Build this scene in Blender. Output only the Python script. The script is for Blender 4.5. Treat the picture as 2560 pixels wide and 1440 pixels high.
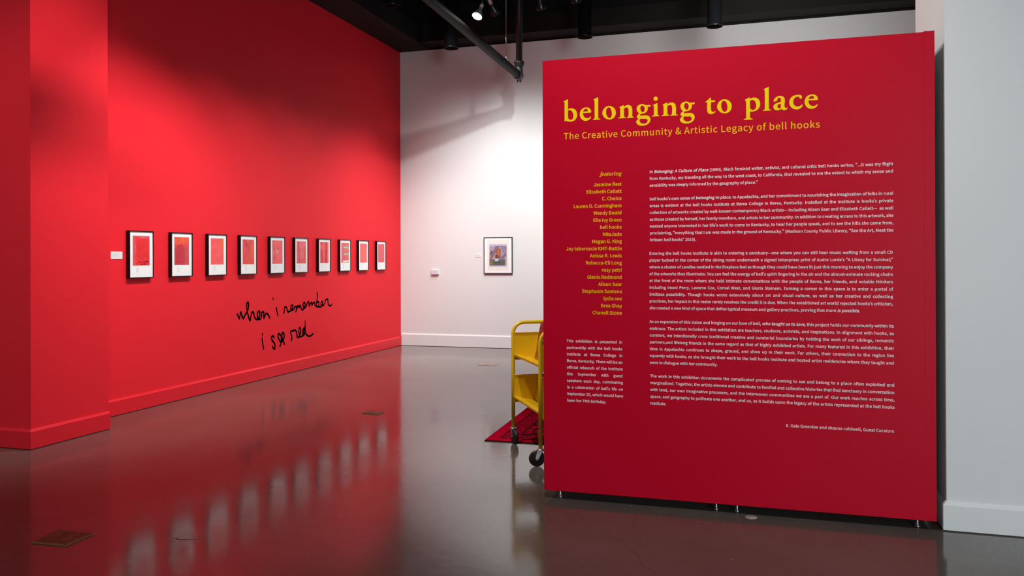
import bpy, math, random
import numpy as np
from mathutils import Vector, Matrix
from mathutils.geometry import tessellate_polygon

for _o in list(bpy.data.objects):
    bpy.data.objects.remove(_o)
S = bpy.context.scene
COL = S.collection
random.seed(4)

# ------------------------------------------------------------------ camera
CAM_H = 1.45
yaw, pitch, roll = -0.2933, 0.0028, -0.0034
FOCAL, PY = 2034.9, 639.66
fw = Vector((math.sin(yaw) * math.cos(pitch), math.cos(yaw) * math.cos(pitch), math.sin(pitch)))
r0 = Vector((math.cos(yaw), -math.sin(yaw), 0))
u0 = r0.cross(fw)
rr = math.cos(roll) * r0 + math.sin(roll) * u0
uu = -math.sin(roll) * r0 + math.cos(roll) * u0
cam_data = bpy.data.cameras.new('camera')
cam = bpy.data.objects.new('camera', cam_data)
COL.objects.link(cam)
m3 = Matrix((rr, uu, -fw)).transposed()
cam.matrix_world = Matrix.Translation((0, 0, CAM_H)) @ m3.to_4x4()
cam_data.sensor_fit = 'HORIZONTAL'
cam_data.sensor_width = 36
cam_data.lens = 36 * FOCAL / 2560
cam_data.shift_y = -(720 - PY) / 2560
cam_data.clip_start = 0.05
S.camera = cam

# ------------------------------------------------------------------ world, exposure
S.view_settings.view_transform = 'Standard'
S.view_settings.look = 'None'
S.view_settings.gamma = 1
S.view_settings.exposure = 0.0
S.view_settings.use_curve_mapping = False
W = bpy.data.worlds.new('world')
S.world = W
W.use_nodes = True
W.node_tree.nodes['Background'].inputs[0].default_value = (0.8, 0.9, 1, 1)
W.node_tree.nodes['Background'].inputs[1].default_value = 0.3

# ------------------------------------------------------------------ lights
def look(o, target):
    o.rotation_euler = (Vector(target) - o.location).to_track_quat('-Z', 'Y').to_euler()

def spot(name, loc, target, watts, angle, blend=1.0, size=0.05, color=(1, 1, 1)):
    d = bpy.data.lights.new(name, 'SPOT')
    d.energy = watts
    d.spot_size = math.radians(angle)
    d.spot_blend = blend
    d.shadow_soft_size = size
    d.color = color
    o = bpy.data.objects.new(name, d)
    COL.objects.link(o)
    o.location = loc
    look(o, target)
    return o

def area(name, loc, target, watts, sx, sy, color=(1, 1, 1)):
    d = bpy.data.lights.new(name, 'AREA')
    d.shape = 'RECTANGLE'
    d.size, d.size_y = sx, sy
    d.energy = watts
    d.color = color
    o = bpy.data.objects.new(name, d)
    COL.objects.link(o)
    o.location = loc
    look(o, target)
    return o

WARM = (1.0, 0.965, 0.93)
WASH, P_PIER, P_BACK, P_PANEL, P_GAL, P_DAY_FILL, P_FRONT, P_CART = (395, 225, 165, 145, 270, 20), 286, (560, 560, 215), 315, (330, 175), 370, 247, 540
# wall washers of the red wall, one lamp about every 1.15 m on a track 2.3 m out
for y, p in zip((6.45, 7.6, 8.75, 9.9, 11.05, 12.0), WASH):
    spot('wall_washer', (-3.35, y, 4.55), (-5.72, y, 0.72), p, 72, 0.9, 0.05, WARM)
spot('pier_front_lamp', (-4.6, 1.2, 4.6), (-5.7, 4.89, 1.5), P_FRONT, 56, 1.0, 0.05, WARM)  # added unseen spot, lifts the front face of the pier
spot('pier_lamp', (-2.6, 4.7, 4.6), (-5.31, 5.25, 2.2), P_PIER, 60, 1.0, 0.05, WARM)
# back wall: cross track lamp, added unseen soft fill, wide lamp for the top
for L, T, P, R_ in (((-2.31, 8.84, 4.31), (-3.9, 12.5, 0.9), P_BACK[0], 0.03), ((-4.0, 9.5, 4.85), (-3.5, 12.5, 0.7), P_BACK[1], 0.45), ((0.1, 9.2, 4.6), (0.1, 12.5, 3.9), P_BACK[2], 0.5)):
    spot('back_wall_lamp', L, T, P, 84 if L[2] != 4.6 else 112, 1.0, R_, (0.95, 1.0, 1.0))
# lamp above the text panel, a little in front of it, and gallery lamps over the floor
spot('panel_lamp', (-0.87, 3.0, 4.8), (-0.35, 4.77, 1.6), P_PANEL, 84, 1.0, 0.06, WARM)
spot('gallery_lamp', (-1.4, 8.2, 4.7), (0.95, 5.5, 2.4), P_GAL[0], 60, 1.0, 0.08, WARM)
spot('gallery_lamp', (-1.9, 10.4, 4.7), (-2.9, 10.2, 0), P_GAL[1], 84, 1.0, 0.08, WARM)
spot('cart_lamp', (-3.0, 4.6, 4.7), (-1.75, 6.0, 0.5), P_CART, 32, 1.0, 0.05, WARM)  # added unseen spot that brightens the cart and the rug
# added area fill in daylight tint, unseen behind the camera to the right
area('front_window_daylight', (4.5, -4.86, 1.9), (3.2, 5, 1.6), P_DAY_FILL, 2.7, 2.8, (0.84, 0.95, 1.0))

# ------------------------------------------------------------------ materials
def lin(c):
    return tuple(((x / 255) / 12.92 if x / 255 <= 0.04045 else ((x / 255 + 0.055) / 1.055) ** 2.4) for x in c)

def mat(name, rgb, rough=0.5, metal=0.0, spec=0.5, bump=None, mottle=None, srgb=True, coat=0.0):
    m = bpy.data.materials.new(name)
    m.use_nodes = True
    nt = m.node_tree
    b = nt.nodes['Principled BSDF']
    c = lin(rgb) if srgb else rgb
    b.inputs['Base Color'].default_value = (*c, 1)
    b.inputs['Roughness'].default_value = rough
    b.inputs['Metallic'].default_value = metal
    b.inputs['Specular IOR Level'].default_value = spec
    if coat:
        b.inputs['Coat Weight'].default_value = coat
        b.inputs['Coat Roughness'].default_value = 0.1
    tc = nt.nodes.new('ShaderNodeTexCoord')
    if mottle:
        sc, amt = mottle
        n = nt.nodes.new('ShaderNodeTexNoise')
        n.inputs['Scale'].default_value = sc
        n.inputs['Detail'].default_value = 5
        nt.links.new(tc.outputs['Object'], n.inputs['Vector'])
        r = nt.nodes.new('ShaderNodeValToRGB')
        r.color_ramp.elements[0].position = 0.3
        r.color_ramp.elements[1].position = 0.7
        r.color_ramp.elements[0].color = (*[x * (1 - amt) for x in c], 1)
        r.color_ramp.elements[1].color = (*[min(1, x * (1 + amt)) for x in c], 1)
        nt.links.new(n.outputs['Fac'], r.inputs['Fac'])
        nt.links.new(r.outputs['Color'], b.inputs['Base Color'])
    if bump:
        sc, st = bump
        n = nt.nodes.new('ShaderNodeTexNoise')
        n.inputs['Scale'].default_value = sc
        n.inputs['Detail'].default_value = 4
        nt.links.new(tc.outputs['Object'], n.inputs['Vector'])
        bp = nt.nodes.new('ShaderNodeBump')
        bp.inputs['Strength'].default_value = st
        bp.inputs['Distance'].default_value = 0.002
        nt.links.new(n.outputs['Fac'], bp.inputs['Height'])
        nt.links.new(bp.outputs['Normal'], b.inputs['Normal'])
    return m

M = {}
M['red_wall'] = mat('red wall paint', (0.86, 0.022, 0.036), 0.5, spec=0.12, bump=(70, 0.12), srgb=False)
M['red_trim'] = mat('red semi gloss trim paint', (0.80, 0.018, 0.032), 0.35, spec=0.25, srgb=False)
M['white_wall'] = mat('white wall paint', (0.80, 0.795, 0.79), 0.6, spec=0.25, bump=(70, 0.1), srgb=False)
M['white_trim'] = mat('white trim paint', (0.82, 0.82, 0.82), 0.4, spec=0.4, srgb=False)
M['black'] = mat('black ceiling paint', (0.006, 0.0055, 0.0055), 0.7, spec=0.25, srgb=False)
M['black_soffit'] = mat('black soffit paint', (0.012, 0.010, 0.009), 0.7, spec=0.2, srgb=False)
M['panel_red'] = mat('crimson satin panel paint', (0.57, 0.0008, 0.020), 0.46, spec=0.13, bump=(420, 0.10), srgb=False)
M['panel_side'] = mat('grey primer panel side', (0.30, 0.30, 0.28), 0.6, spec=0.2, srgb=False)
M['yellow_vinyl'] = mat('yellow vinyl lettering', (1.0, 0.68, 0.008), 0.5, spec=0.08, srgb=False)
M['amber_vinyl'] = mat('amber vinyl lettering', (1.0, 0.54, 0.012), 0.5, spec=0.08, srgb=False)
M['white_vinyl'] = mat('white vinyl lettering', (0.96, 0.86, 0.87), 0.5, spec=0.1, srgb=False)
M['script_black'] = mat('matte black script', (0.040, 0.020, 0.020), 0.6, spec=0.3, srgb=False)
M['frame_black'] = mat('black picture frame', (0.006, 0.004, 0.004), 0.4, spec=0.25, srgb=False)
M['frame_brown'] = mat('dark umber picture frame', (0.05, 0.032, 0.028), 0.4, srgb=False)
M['paper'] = mat('white paper', (0.95, 0.955, 0.96), 0.75, spec=0.2, srgb=False)
M['cream'] = mat('cream mat board', (0.88, 0.83, 0.76), 0.75, spec=0.2, srgb=False)
M['ink_grey'] = mat('pale grey caption ink', (0.68, 0.68, 0.70), 0.7, srgb=False)
M['card'] = mat('white label card', (0.85, 0.85, 0.85), 0.6, srgb=False)
M['plastic_grey'] = mat('pale lilac plastic', (0.72, 0.72, 0.80), 0.4, srgb=False)
M['plastic_white'] = mat('white plastic', (0.84, 0.84, 0.84), 0.4, srgb=False)
M['cart_yellow'] = mat('mustard yellow enamel', (0.82, 0.53, 0.012), 0.32, spec=0.5, srgb=False)
M['rubber'] = mat('black rubber', (0.012, 0.012, 0.012), 0.5, srgb=False)
M['steel'] = mat('zinc plated steel', (0.42, 0.42, 0.42), 0.36, metal=1.0, srgb=False)
M['pipe'] = mat('dark iron pipe', (0.010, 0.009, 0.008), 0.6, spec=0.07, bump=(60, 0.06), mottle=(9, 0.25), srgb=False)
M['pipe_dark'] = mat('black iron fitting', (0.012, 0.012, 0.012), 0.5, srgb=False)
M['can_black'] = mat('black lamp housing', (0.012, 0.012, 0.014), 0.3, spec=0.5, srgb=False)
M['socket'] = mat('pink porcelain socket', (0.6, 0.42, 0.42), 0.4, srgb=False)
M['brass'] = mat('worn bronze cover', (0.27, 0.125, 0.048), 0.55, metal=0.15, spec=0.3, mottle=(30, 0.2), srgb=False)
M['brass_dark'] = mat('dark bronze engraving', (0.10, 0.045, 0.022), 0.6, spec=0.3, srgb=False)
M['pinkish'] = mat('pale copper cover', (0.40, 0.29, 0.24), 0.5, metal=0.1, mottle=(30, 0.2), srgb=False)
M['pale_metal'] = mat('pale scuffed metal disc', (0.42, 0.37, 0.37), 0.45, metal=0.2, mottle=(60, 0.25), srgb=False)

def glass_pane():
    m = bpy.data.materials.new('clear picture glazing')
    m.use_nodes = True
    nt = m.node_tree
    nt.nodes.clear()
    out = nt.nodes.new('ShaderNodeOutputMaterial')
    mx = nt.nodes.new('ShaderNodeMixShader')
    tr = nt.nodes.new('ShaderNodeBsdfTransparent')
    gl = nt.nodes.new('ShaderNodeBsdfGlossy')
    gl.inputs['Roughness'].default_value = 0.03
    fr = nt.nodes.new('ShaderNodeFresnel')
    fr.inputs['IOR'].default_value = 1.25
    ge = nt.nodes.new('ShaderNodeNewGeometry')
    inv = nt.nodes.new('ShaderNodeMath')
    inv.operation = 'SUBTRACT'
    inv.inputs[0].default_value = 1
    nt.links.new(ge.outputs['Backfacing'], inv.inputs[1])
    mul = nt.nodes.new('ShaderNodeMath')
    mul.operation = 'MULTIPLY'
    nt.links.new(fr.outputs[0], mul.inputs[0])
    nt.links.new(inv.outputs[0], mul.inputs[1])
    nt.links.new(mul.outputs[0], mx.inputs[0])
    nt.links.new(tr.outputs[0], mx.inputs[1])
    nt.links.new(gl.outputs[0], mx.inputs[2])
    nt.links.new(mx.outputs[0], out.inputs[0])
    return m
M['glass'] = glass_pane()

def emis(name, rgb, s):
    m = bpy.data.materials.new(name)
    m.use_nodes = True
    b = m.node_tree.nodes['Principled BSDF']
    b.inputs['Base Color'].default_value = (*rgb, 1)
    b.inputs['Emission Color'].default_value = (*rgb, 1)
    b.inputs['Emission Strength'].default_value = s
    return m
M['lamp_on'] = emis('glowing lamp face', (1, 0.97, 0.93), 14)
M['lamp_off'] = mat('unlit lamp glass', (0.25, 0.25, 0.26), 0.15, srgb=False)

def floor_material():
    m = bpy.data.materials.new('polished dark concrete')
    m.use_nodes = True
    nt = m.node_tree
    b = nt.nodes['Principled BSDF']
    tc = nt.nodes.new('ShaderNodeTexCoord')
    def noise(scale, detail=6, rough=0.6):
        n = nt.nodes.new('ShaderNodeTexNoise')
        n.inputs['Scale'].default_value = scale
        n.inputs['Detail'].default_value = detail
        n.inputs['Roughness'].default_value = rough
        nt.links.new(tc.outputs['Object'], n.inputs['Vector'])
        return n
    n1 = noise(0.7, 8, 0.65)
    r1 = nt.nodes.new('ShaderNodeValToRGB')
    r1.color_ramp.elements[0].position = 0.30
    r1.color_ramp.elements[1].position = 0.72
    r1.color_ramp.elements[0].color = (0.080, 0.069, 0.062, 1)
    r1.color_ramp.elements[1].color = (0.125, 0.111, 0.101, 1)
    nt.links.new(n1.outputs['Fac'], r1.inputs['Fac'])
    # fine salt-and-pepper aggregate
    n2 = noise(240, 2, 0.5)
    r2 = nt.nodes.new('ShaderNodeValToRGB')
    r2.color_ramp.elements[0].position = 0.36
    r2.color_ramp.elements[1].position = 0.70
    r2.color_ramp.elements[0].color = (0.72, 0.72, 0.72, 1)
    r2.color_ramp.elements[1].color = (1.5, 1.45, 1.4, 1)
    nt.links.new(n2.outputs['Fac'], r2.inputs['Fac'])
    mx = nt.nodes.new('ShaderNodeMixRGB')
    mx.blend_type = 'MULTIPLY'
    mx.inputs[0].default_value = 1
    nt.links.new(r1.outputs[0], mx.inputs[1])
    nt.links.new(r2.outputs[0], mx.inputs[2])
    # sparse pale chips
    v = nt.nodes.new('ShaderNodeTexVoronoi')
    v.inputs['Scale'].default_value = 7
    nt.links.new(tc.outputs['Object'], v.inputs['Vector'])
    rv = nt.nodes.new('ShaderNodeValToRGB')
    rv.color_ramp.elements[0].position = 0.035
    rv.color_ramp.elements[1].position = 0.06
    rv.color_ramp.elements[0].color = (1, 1, 1, 1)
    rv.color_ramp.elements[1].color = (0, 0, 0, 1)
    nt.links.new(v.outputs['Distance'], rv.inputs['Fac'])
    mx2 = nt.nodes.new('ShaderNodeMixRGB')
    mx2.inputs[2].default_value = (0.22, 0.20, 0.19, 1)
    nt.links.new(rv.outputs[0], mx2.inputs[0])
    nt.links.new(mx.outputs[0], mx2.inputs[1])
    # a few hairline cracks wandering through the slab
    nd = noise(1.1, 5, 0.6)
    va = nt.nodes.new('ShaderNodeMixRGB')
    va.inputs[0].default_value = 0.45
    nt.links.new(tc.outputs['Object'], va.inputs[1])
    nt.links.new(nd.outputs['Color'], va.inputs[2])
    vc = nt.nodes.new('ShaderNodeTexVoronoi')
    vc.feature = 'DISTANCE_TO_EDGE'
    vc.inputs['Scale'].default_value = 0.4
    nt.links.new(va.outputs[0], vc.inputs['Vector'])
    lt = nt.nodes.new('ShaderNodeMath')
    lt.operation = 'LESS_THAN'
    lt.inputs[1].default_value = 0.0008
    nt.links.new(vc.outputs['Distance'], lt.inputs[0])
    sc = nt.nodes.new('ShaderNodeMath')
    sc.operation = 'MULTIPLY'
    sc.inputs[1].default_value = 0.25
    nt.links.new(lt.outputs[0], sc.inputs[0])
    mx3 = nt.nodes.new('ShaderNodeMixRGB')
    mx3.inputs[2].default_value = (0.012, 0.010, 0.009, 1)
    nt.links.new(sc.outputs[0], mx3.inputs[0])
    nt.links.new(mx2.outputs[0], mx3.inputs[1])
    nt.links.new(mx3.outputs[0], b.inputs['Base Color'])
    n3 = noise(1.6, 6, 0.6)
    mr = nt.nodes.new('ShaderNodeMapRange')
    mr.inputs[1].default_value = 0.3
    mr.inputs[2].default_value = 0.75
    mr.inputs[3].default_value = 0.095
    mr.inputs[4].default_value = 0.155
    nt.links.new(n3.outputs['Fac'], mr.inputs[0])
    nt.links.new(mr.outputs[0], b.inputs['Roughness'])
    b.inputs['Specular IOR Level'].default_value = 0.5
    n4 = noise(16, 3, 0.5)
    bp = nt.nodes.new('ShaderNodeBump')
    bp.inputs['Strength'].default_value = 0.06
    bp.inputs['Distance'].default_value = 0.008
    nt.links.new(n4.outputs['Fac'], bp.inputs['Height'])
    nt.links.new(bp.outputs['Normal'], b.inputs['Normal'])
    return m
M['floor'] = floor_material()

def art_material(name, rgb, rgb2, scale=14, stretch=(1, 1, 1)):
    m = bpy.data.materials.new(name)
    m.use_nodes = True
    nt = m.node_tree
    b = nt.nodes['Principled BSDF']
    b.inputs['Roughness'].default_value = 0.6
    tc = nt.nodes.new('ShaderNodeTexCoord')
    mp = nt.nodes.new('ShaderNodeMapping')
    mp.inputs['Scale'].default_value = stretch
    n = nt.nodes.new('ShaderNodeTexNoise')
    n.inputs['Scale'].default_value = scale
    n.inputs['Detail'].default_value = 6
    r = nt.nodes.new('ShaderNodeValToRGB')
    r.color_ramp.elements[0].position = 0.35
    r.color_ramp.elements[1].position = 0.65
    r.color_ramp.elements[0].color = (*[min(1, q * 1.22) for q in lin(rgb)], 1)
    r.color_ramp.elements[1].color = (*[min(1, q * 1.22) for q in lin(rgb2)], 1)
    nt.links.new(tc.outputs['Object'], mp.inputs[0])
    nt.links.new(mp.outputs[0], n.inputs['Vector'])
    nt.links.new(n.outputs['Fac'], r.inputs['Fac'])
    nt.links.new(r.outputs[0], b.inputs['Base Color'])
    return m

_flat = {}
def flat(rgb):
    if rgb not in _flat:
        _flat[rgb] = mat('pigment %d %d %d' % rgb, rgb, 0.6, mottle=(25, 0.12))
    return _flat[rgb]

# ------------------------------------------------------------------ mesh helpers
class MB:
    def __init__(self):
        self.v, self.f, self.smooth, self.mi = [], [], [], []
    def add(self, vs, fs, smooth=False, mi=0):
        n = len(self.v)
        self.v.extend([tuple(p) for p in vs])
        for f in fs:
            self.f.append(tuple(i + n for i in f))
            self.smooth.append(smooth)
            self.mi.append(mi)
        return self
    def box(self, a, b, mi=0, ch=0.0):
        x0, y0, z0 = a
        x1, y1, z1 = b
        if ch <= 0:
            vs = [(x0, y0, z0), (x1, y0, z0), (x1, y1, z0), (x0, y1, z0), (x0, y0, z1), (x1, y0, z1), (x1, y1, z1), (x0, y1, z1)]
            return self.add(vs, [(0, 3, 2, 1), (4, 5, 6, 7), (0, 1, 5, 4), (1, 2, 6, 5), (2, 3, 7, 6), (3, 0, 4, 7)], mi=mi)
        # chamfered box
        vs, idx = [], {}
        for sx in (0, 1):
            for sy in (0, 1):
                for sz in (0, 1):
                    X, Y, Z = (x0, x1)[sx], (y0, y1)[sy], (z0, z1)[sz]
                    dx, dy, dz = (ch, -ch)[sx], (ch, -ch)[sy], (ch, -ch)[sz]
                    for k, p in enumerate(((X, Y + dy, Z + dz), (X + dx, Y, Z + dz), (X + dx, Y + dy, Z))):
                        idx[(sx, sy, sz, k)] = len(vs)
                        vs.append(p)
        I = lambda a_, b_, c_, k: idx[(a_, b_, c_, k)]
        fs = []
        for s in (0, 1):
            q = [I(s, 0, 0, 0), I(s, 1, 0, 0), I(s, 1, 1, 0), I(s, 0, 1, 0)]
            fs.append(q if s else q[::-1])
            q = [I(0, s, 0, 1), I(0, s, 1, 1), I(1, s, 1, 1), I(1, s, 0, 1)]
            fs.append(q if s else q[::-1])
            q = [I(0, 0, s, 2), I(1, 0, s, 2), I(1, 1, s, 2), I(0, 1, s, 2)]
            fs.append(q if s else q[::-1])
        for a_ in (0, 1):
            for b_ in (0, 1):
                fs.append([I(a_, b_, 0, 0), I(a_, b_, 1, 0), I(a_, b_, 1, 1), I(a_, b_, 0, 1)])
                fs.append([I(a_, 0, b_, 0), I(a_, 1, b_, 0), I(a_, 1, b_, 2), I(a_, 0, b_, 2)])
                fs.append([I(0, a_, b_, 1), I(1, a_, b_, 1), I(1, a_, b_, 2), I(0, a_, b_, 2)])
                for c_ in (0, 1):
                    fs.append([I(a_, b_, c_, 0), I(a_, b_, c_, 1), I(a_, b_, c_, 2)])
        return self.add(vs, fs, mi=mi)
    def tube(self, path, r, n=14, caps=True, mi=0, closed=False):
        P = [Vector(p) for p in path]
        R = r if isinstance(r, (list, tuple)) else [r] * len(P)
        vs, fs = [], []
        prev = None
        for i, p in enumerate(P):
            if i == 0:
                t = P[1] - P[0]
            elif i == len(P) - 1:
                t = P[-1] - P[-2]
            else:
                t = (P[i + 1] - p).normalized() + (p - P[i - 1]).normalized()
            t.normalize()
            if prev is None:
                a = Vector((0, 0, 1)) if abs(t.z) < 0.9 else Vector((1, 0, 0))
                x = t.cross(a).normalized()
            else:
                x = (prev - t * prev.dot(t)).normalized()
            prev = x
            y = t.cross(x)
            for k in range(n):
                an = 2 * math.pi * k / n
                vs.append(p + x * (R[i] * math.cos(an)) + y * (R[i] * math.sin(an)))
        for i in range(len(P) - 1):
            for k in range(n):
                fs.append((i * n + k, i * n + (k + 1) % n, (i + 1) * n + (k + 1) % n, (i + 1) * n + k))
        self.add(vs, fs, True, mi)
        if caps:
            m_ = len(self.v) - len(vs)
            for c, rev in ((0, True), ((len(P) - 1) * n, False)):
                ring = [m_ + c + k for k in range(n)]
                self.f.append(tuple(ring[::-1] if rev else ring))
                self.smooth.append(False)
                self.mi.append(mi)
        return self
    def lathe(self, prof, org=(0, 0, 0), axis=(0, 0, 1), n=28, mi=0):
        ax = Vector(axis).normalized()
        a = Vector((0, 0, 1)) if abs(ax.z) < 0.9 else Vector((1, 0, 0))
        x = ax.cross(a).normalized()
        y = ax.cross(x)
        o = Vector(org)
        vs, fs = [], []
        for (r, h) in prof:
            for k in range(n):
                an = 2 * math.pi * k / n
                vs.append(o + ax * h + x * (r * math.cos(an)) + y * (r * math.sin(an)))
        for i in range(len(prof) - 1):
            for k in range(n):
                fs.append((i * n + k, i * n + (k + 1) % n, (i + 1) * n + (k + 1) % n, (i + 1) * n + k))
        return self.add(vs, fs, True, mi)
    def prism(self, prof, fmap, t0, t1, mi=0):
        """closed profile (a, b) swept from t0 to t1; fmap(a, b, t) -> point"""
        n = len(prof)
        vs = [fmap(a, b, t0) for a, b in prof] + [fmap(a, b, t1) for a, b in prof]
        fs = [(i, (i + 1) % n, n + (i + 1) % n, n + i) for i in range(n)]
        fs += [tuple(range(n))[::-1], tuple(range(n, 2 * n))]
        return self.add(vs, fs, mi=mi)
    def build(self, name, mats, parent=None, loc=(0, 0, 0), rotz=0.0):
        me = bpy.data.meshes.new(name)
        me.from_pydata(self.v, [], self.f)
        for m_ in (mats if isinstance(mats, (list, tuple)) else [mats]):
            me.materials.append(m_)
        me.polygons.foreach_set('use_smooth', self.smooth)
        me.polygons.foreach_set('material_index', self.mi)
        me.update()
        bm = __import__('bmesh').new()
        bm.from_mesh(me)
        __import__('bmesh').ops.recalc_face_normals(bm, faces=bm.faces)
        bm.to_mesh(me)
        bm.free()
        o = bpy.data.objects.new(name, me)
        COL.objects.link(o)
        o.location = loc
        o.rotation_euler = (0, 0, rotz)
        if parent is not None:
            o.parent = parent
        return o

def tag(o, label, cat, group=None, kind=None):
    o['label'] = label
    o['category'] = cat
    if group:
        o['group'] = group
    if kind:
        o['kind'] = kind
    return o

def thing(name, label, cat, loc=(0, 0, 0), rotz=0.0, group=None):
    o = bpy.data.objects.new(name, None)
    o.empty_display_size = 0.1
    COL.objects.link(o)
    o.location = loc
    o.rotation_euler = (0, 0, rotz)
    return tag(o, label, cat, group)

def struct(name, mb, m, parent=None):
    o = mb.build(name, m, parent)
    if parent is None:
        o['kind'] = 'structure'
    return o

# ------------------------------------------------------------------ flat shapes and lettering
def fill(conts):
    """conts: list of (n,2) arrays, outer outlines and holes -> verts, triangles"""
    def area2(c):
        x, y = c[:, 0], c[:, 1]
        return 0.5 * np.sum(x * np.roll(y, -1) - np.roll(x, -1) * y)
    def inside(p, c):
        x, y = c[:, 0], c[:, 1]
        x2, y2 = np.roll(x, -1), np.roll(y, -1)
        k = ((y > p[1]) != (y2 > p[1]))
        with np.errstate(divide='ignore', invalid='ignore'):
            xi = (x2 - x) * (p[1] - y) / (y2 - y) + x
        return np.sum(k & (p[0] < xi)) % 2 == 1
    outs, holes = [], []
    for i, c in enumerate(conts):
        depth = sum(inside(c[0], d) for j, d in enumerate(conts) if j != i)
        (holes if depth % 2 else outs).append(c)
    V, F = [], []
    for o in outs:
        grp = [o] + [h for h in holes if inside(h[0], o)]
        pl = [[Vector((p[0], p[1], 0)) for p in c] for c in grp]
        base = len(V)
        for c in grp:
            V.extend([tuple(p) for p in c])
        for t in tessellate_polygon(pl):
            a, b, c_ = [V[base + k] for k in t]
            cr = (b[0] - a[0]) * (c_[1] - a[1]) - (b[1] - a[1]) * (c_[0] - a[0])
            t = [base + k for k in t]
            F.append(tuple(t if cr > 0 else t[::-1]))
    return np.array(V, float), F

def parse(s, k=1.0):
    return [np.array([[float(q) * k for q in p.split(',')] for p in c.split()]) for c in s.split('/')] if s else []

def embolden(conts, d):
    if not d:
        return conts
    def sarea(c):
        return np.sum(c[:, 0] * np.roll(c[:, 1], -1) - np.roll(c[:, 0], -1) * c[:, 1])
    sgn = math.copysign(1, sum(sarea(c) for c in conts))
    out = []
    for c in conts:
        e1 = c - np.roll(c, 1, 0)
        e2 = np.roll(c, -1, 0) - c
        n1 = np.stack([e1[:, 1], -e1[:, 0]], 1) / (np.linalg.norm(e1, axis=1)[:, None] + 1e-9)
        n2 = np.stack([e2[:, 1], -e2[:, 0]], 1) / (np.linalg.norm(e2, axis=1)[:, None] + 1e-9)
        b = n1 + n2
        b = b / np.maximum(1.0, np.sum(b * b, axis=1)[:, None] / 2) if False else b / np.maximum(0.8, 1 + np.sum(n1 * n2, axis=1))[:, None]
        out.append(c + sgn * d * b)
    return out

_gc = {}
def glyph(ch, weight=0, table=None):
    key = (ch, weight, table is None)
    if key not in _gc:
        adv, s = (table or GLYPHS)[ch]
        cs = embolden(parse(s), weight)
        _gc[key] = (adv + weight * 0.9, *(fill(cs) if cs else (np.zeros((0, 2)), [])))
    return _gc[key]

class Text:
    """collects letter faces in panel coordinates (u to the right, v up)"""
    def __init__(self):
        self.v, self.f, self.n = [], [], 0
    def put(self, V, F, u, v, k, shear=0.0):
        P = np.array(V)
        if len(P) == 0:
            return
        Q = np.empty_like(P)
        Q[:, 0] = u + k * (P[:, 0] + shear * P[:, 1])
        Q[:, 1] = v + k * P[:, 1]
        self.v.append(Q)
        self.f.extend([tuple(i + self.n for i in t) for t in F])
        self.n += len(Q)
    def width(self, s, k, weight, it_weight=None):
        w, it = 0, False
        for ch in s:
            if ch == '*':
                it = not it
                continue
            w += glyph(ch, (it_weight if it and it_weight is not None else weight) if ch != ' ' else 0)[0]
        return w * k
    def line(self, s, x0, x1, v, em, weight=0, it_weight=None, mode='space'):
        """mode space: word spaces stretch to x1; track: letters spread; ragged: natural; right: ends at x1"""
        k = em / 1000
        w = self.width(s, k, weight, it_weight)
        plain = s.replace('*', '')
        ex_s = ex_t = 0.0
        if mode == 'space':
            ex_s = (x1 - x0 - w) / max(1, plain.count(' '))
        elif mode == 'track':
            ex_t = (x1 - x0 - w) / max(1, len(plain) - 1)
        elif mode == 'right':
            x0 = x1 - w
        u, it = x0, False
        for ch in s:
            if ch == '*':
                it = not it
                continue
            wt = 0 if ch == ' ' else (it_weight if it and it_weight is not None else weight)
            a, V, F = glyph(ch, wt)
            self.put(V, F, u, v, k, 0.20 if it else 0.0)
            u += a * k + ex_t + (ex_s if ch == ' ' else 0)
    def build(self, name, m, parent, fmap):
        V = np.concatenate(self.v)
        me = bpy.data.meshes.new(name)
        me.from_pydata([fmap(a, b) for a, b in V], [], self.f)
        me.materials.append(m)
        o = bpy.data.objects.new(name, me)
        COL.objects.link(o)
        o.parent = parent
        return o

def stroke_fill(T, pts, r, n=9):
    """a brush stroke: round dots and quads along a polyline; r is a number or a list"""
    P = np.array(pts, float)
    R = np.full(len(P), r) if np.isscalar(r) else np.array(r)
    for i, p in enumerate(P):
        an = np.linspace(0, 2 * math.pi, n, endpoint=False)
        V = p + R[i] * np.stack([np.cos(an), np.sin(an)], 1)
        T.put(V, [(0, k, k + 1) for k in range(1, n - 1)], 0, 0, 1)
    for i in range(len(P) - 1):
        d = P[i + 1] - P[i]
        L = np.linalg.norm(d)
        if L < 1e-9:
            continue
        nn = np.array([-d[1], d[0]]) / L
        V = np.array([P[i] - nn * R[i], P[i + 1] - nn * R[i + 1], P[i + 1] + nn * R[i + 1], P[i] + nn * R[i]])
        T.put(V, [(0, 1, 2), (0, 2, 3)], 0, 0, 1)

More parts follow.
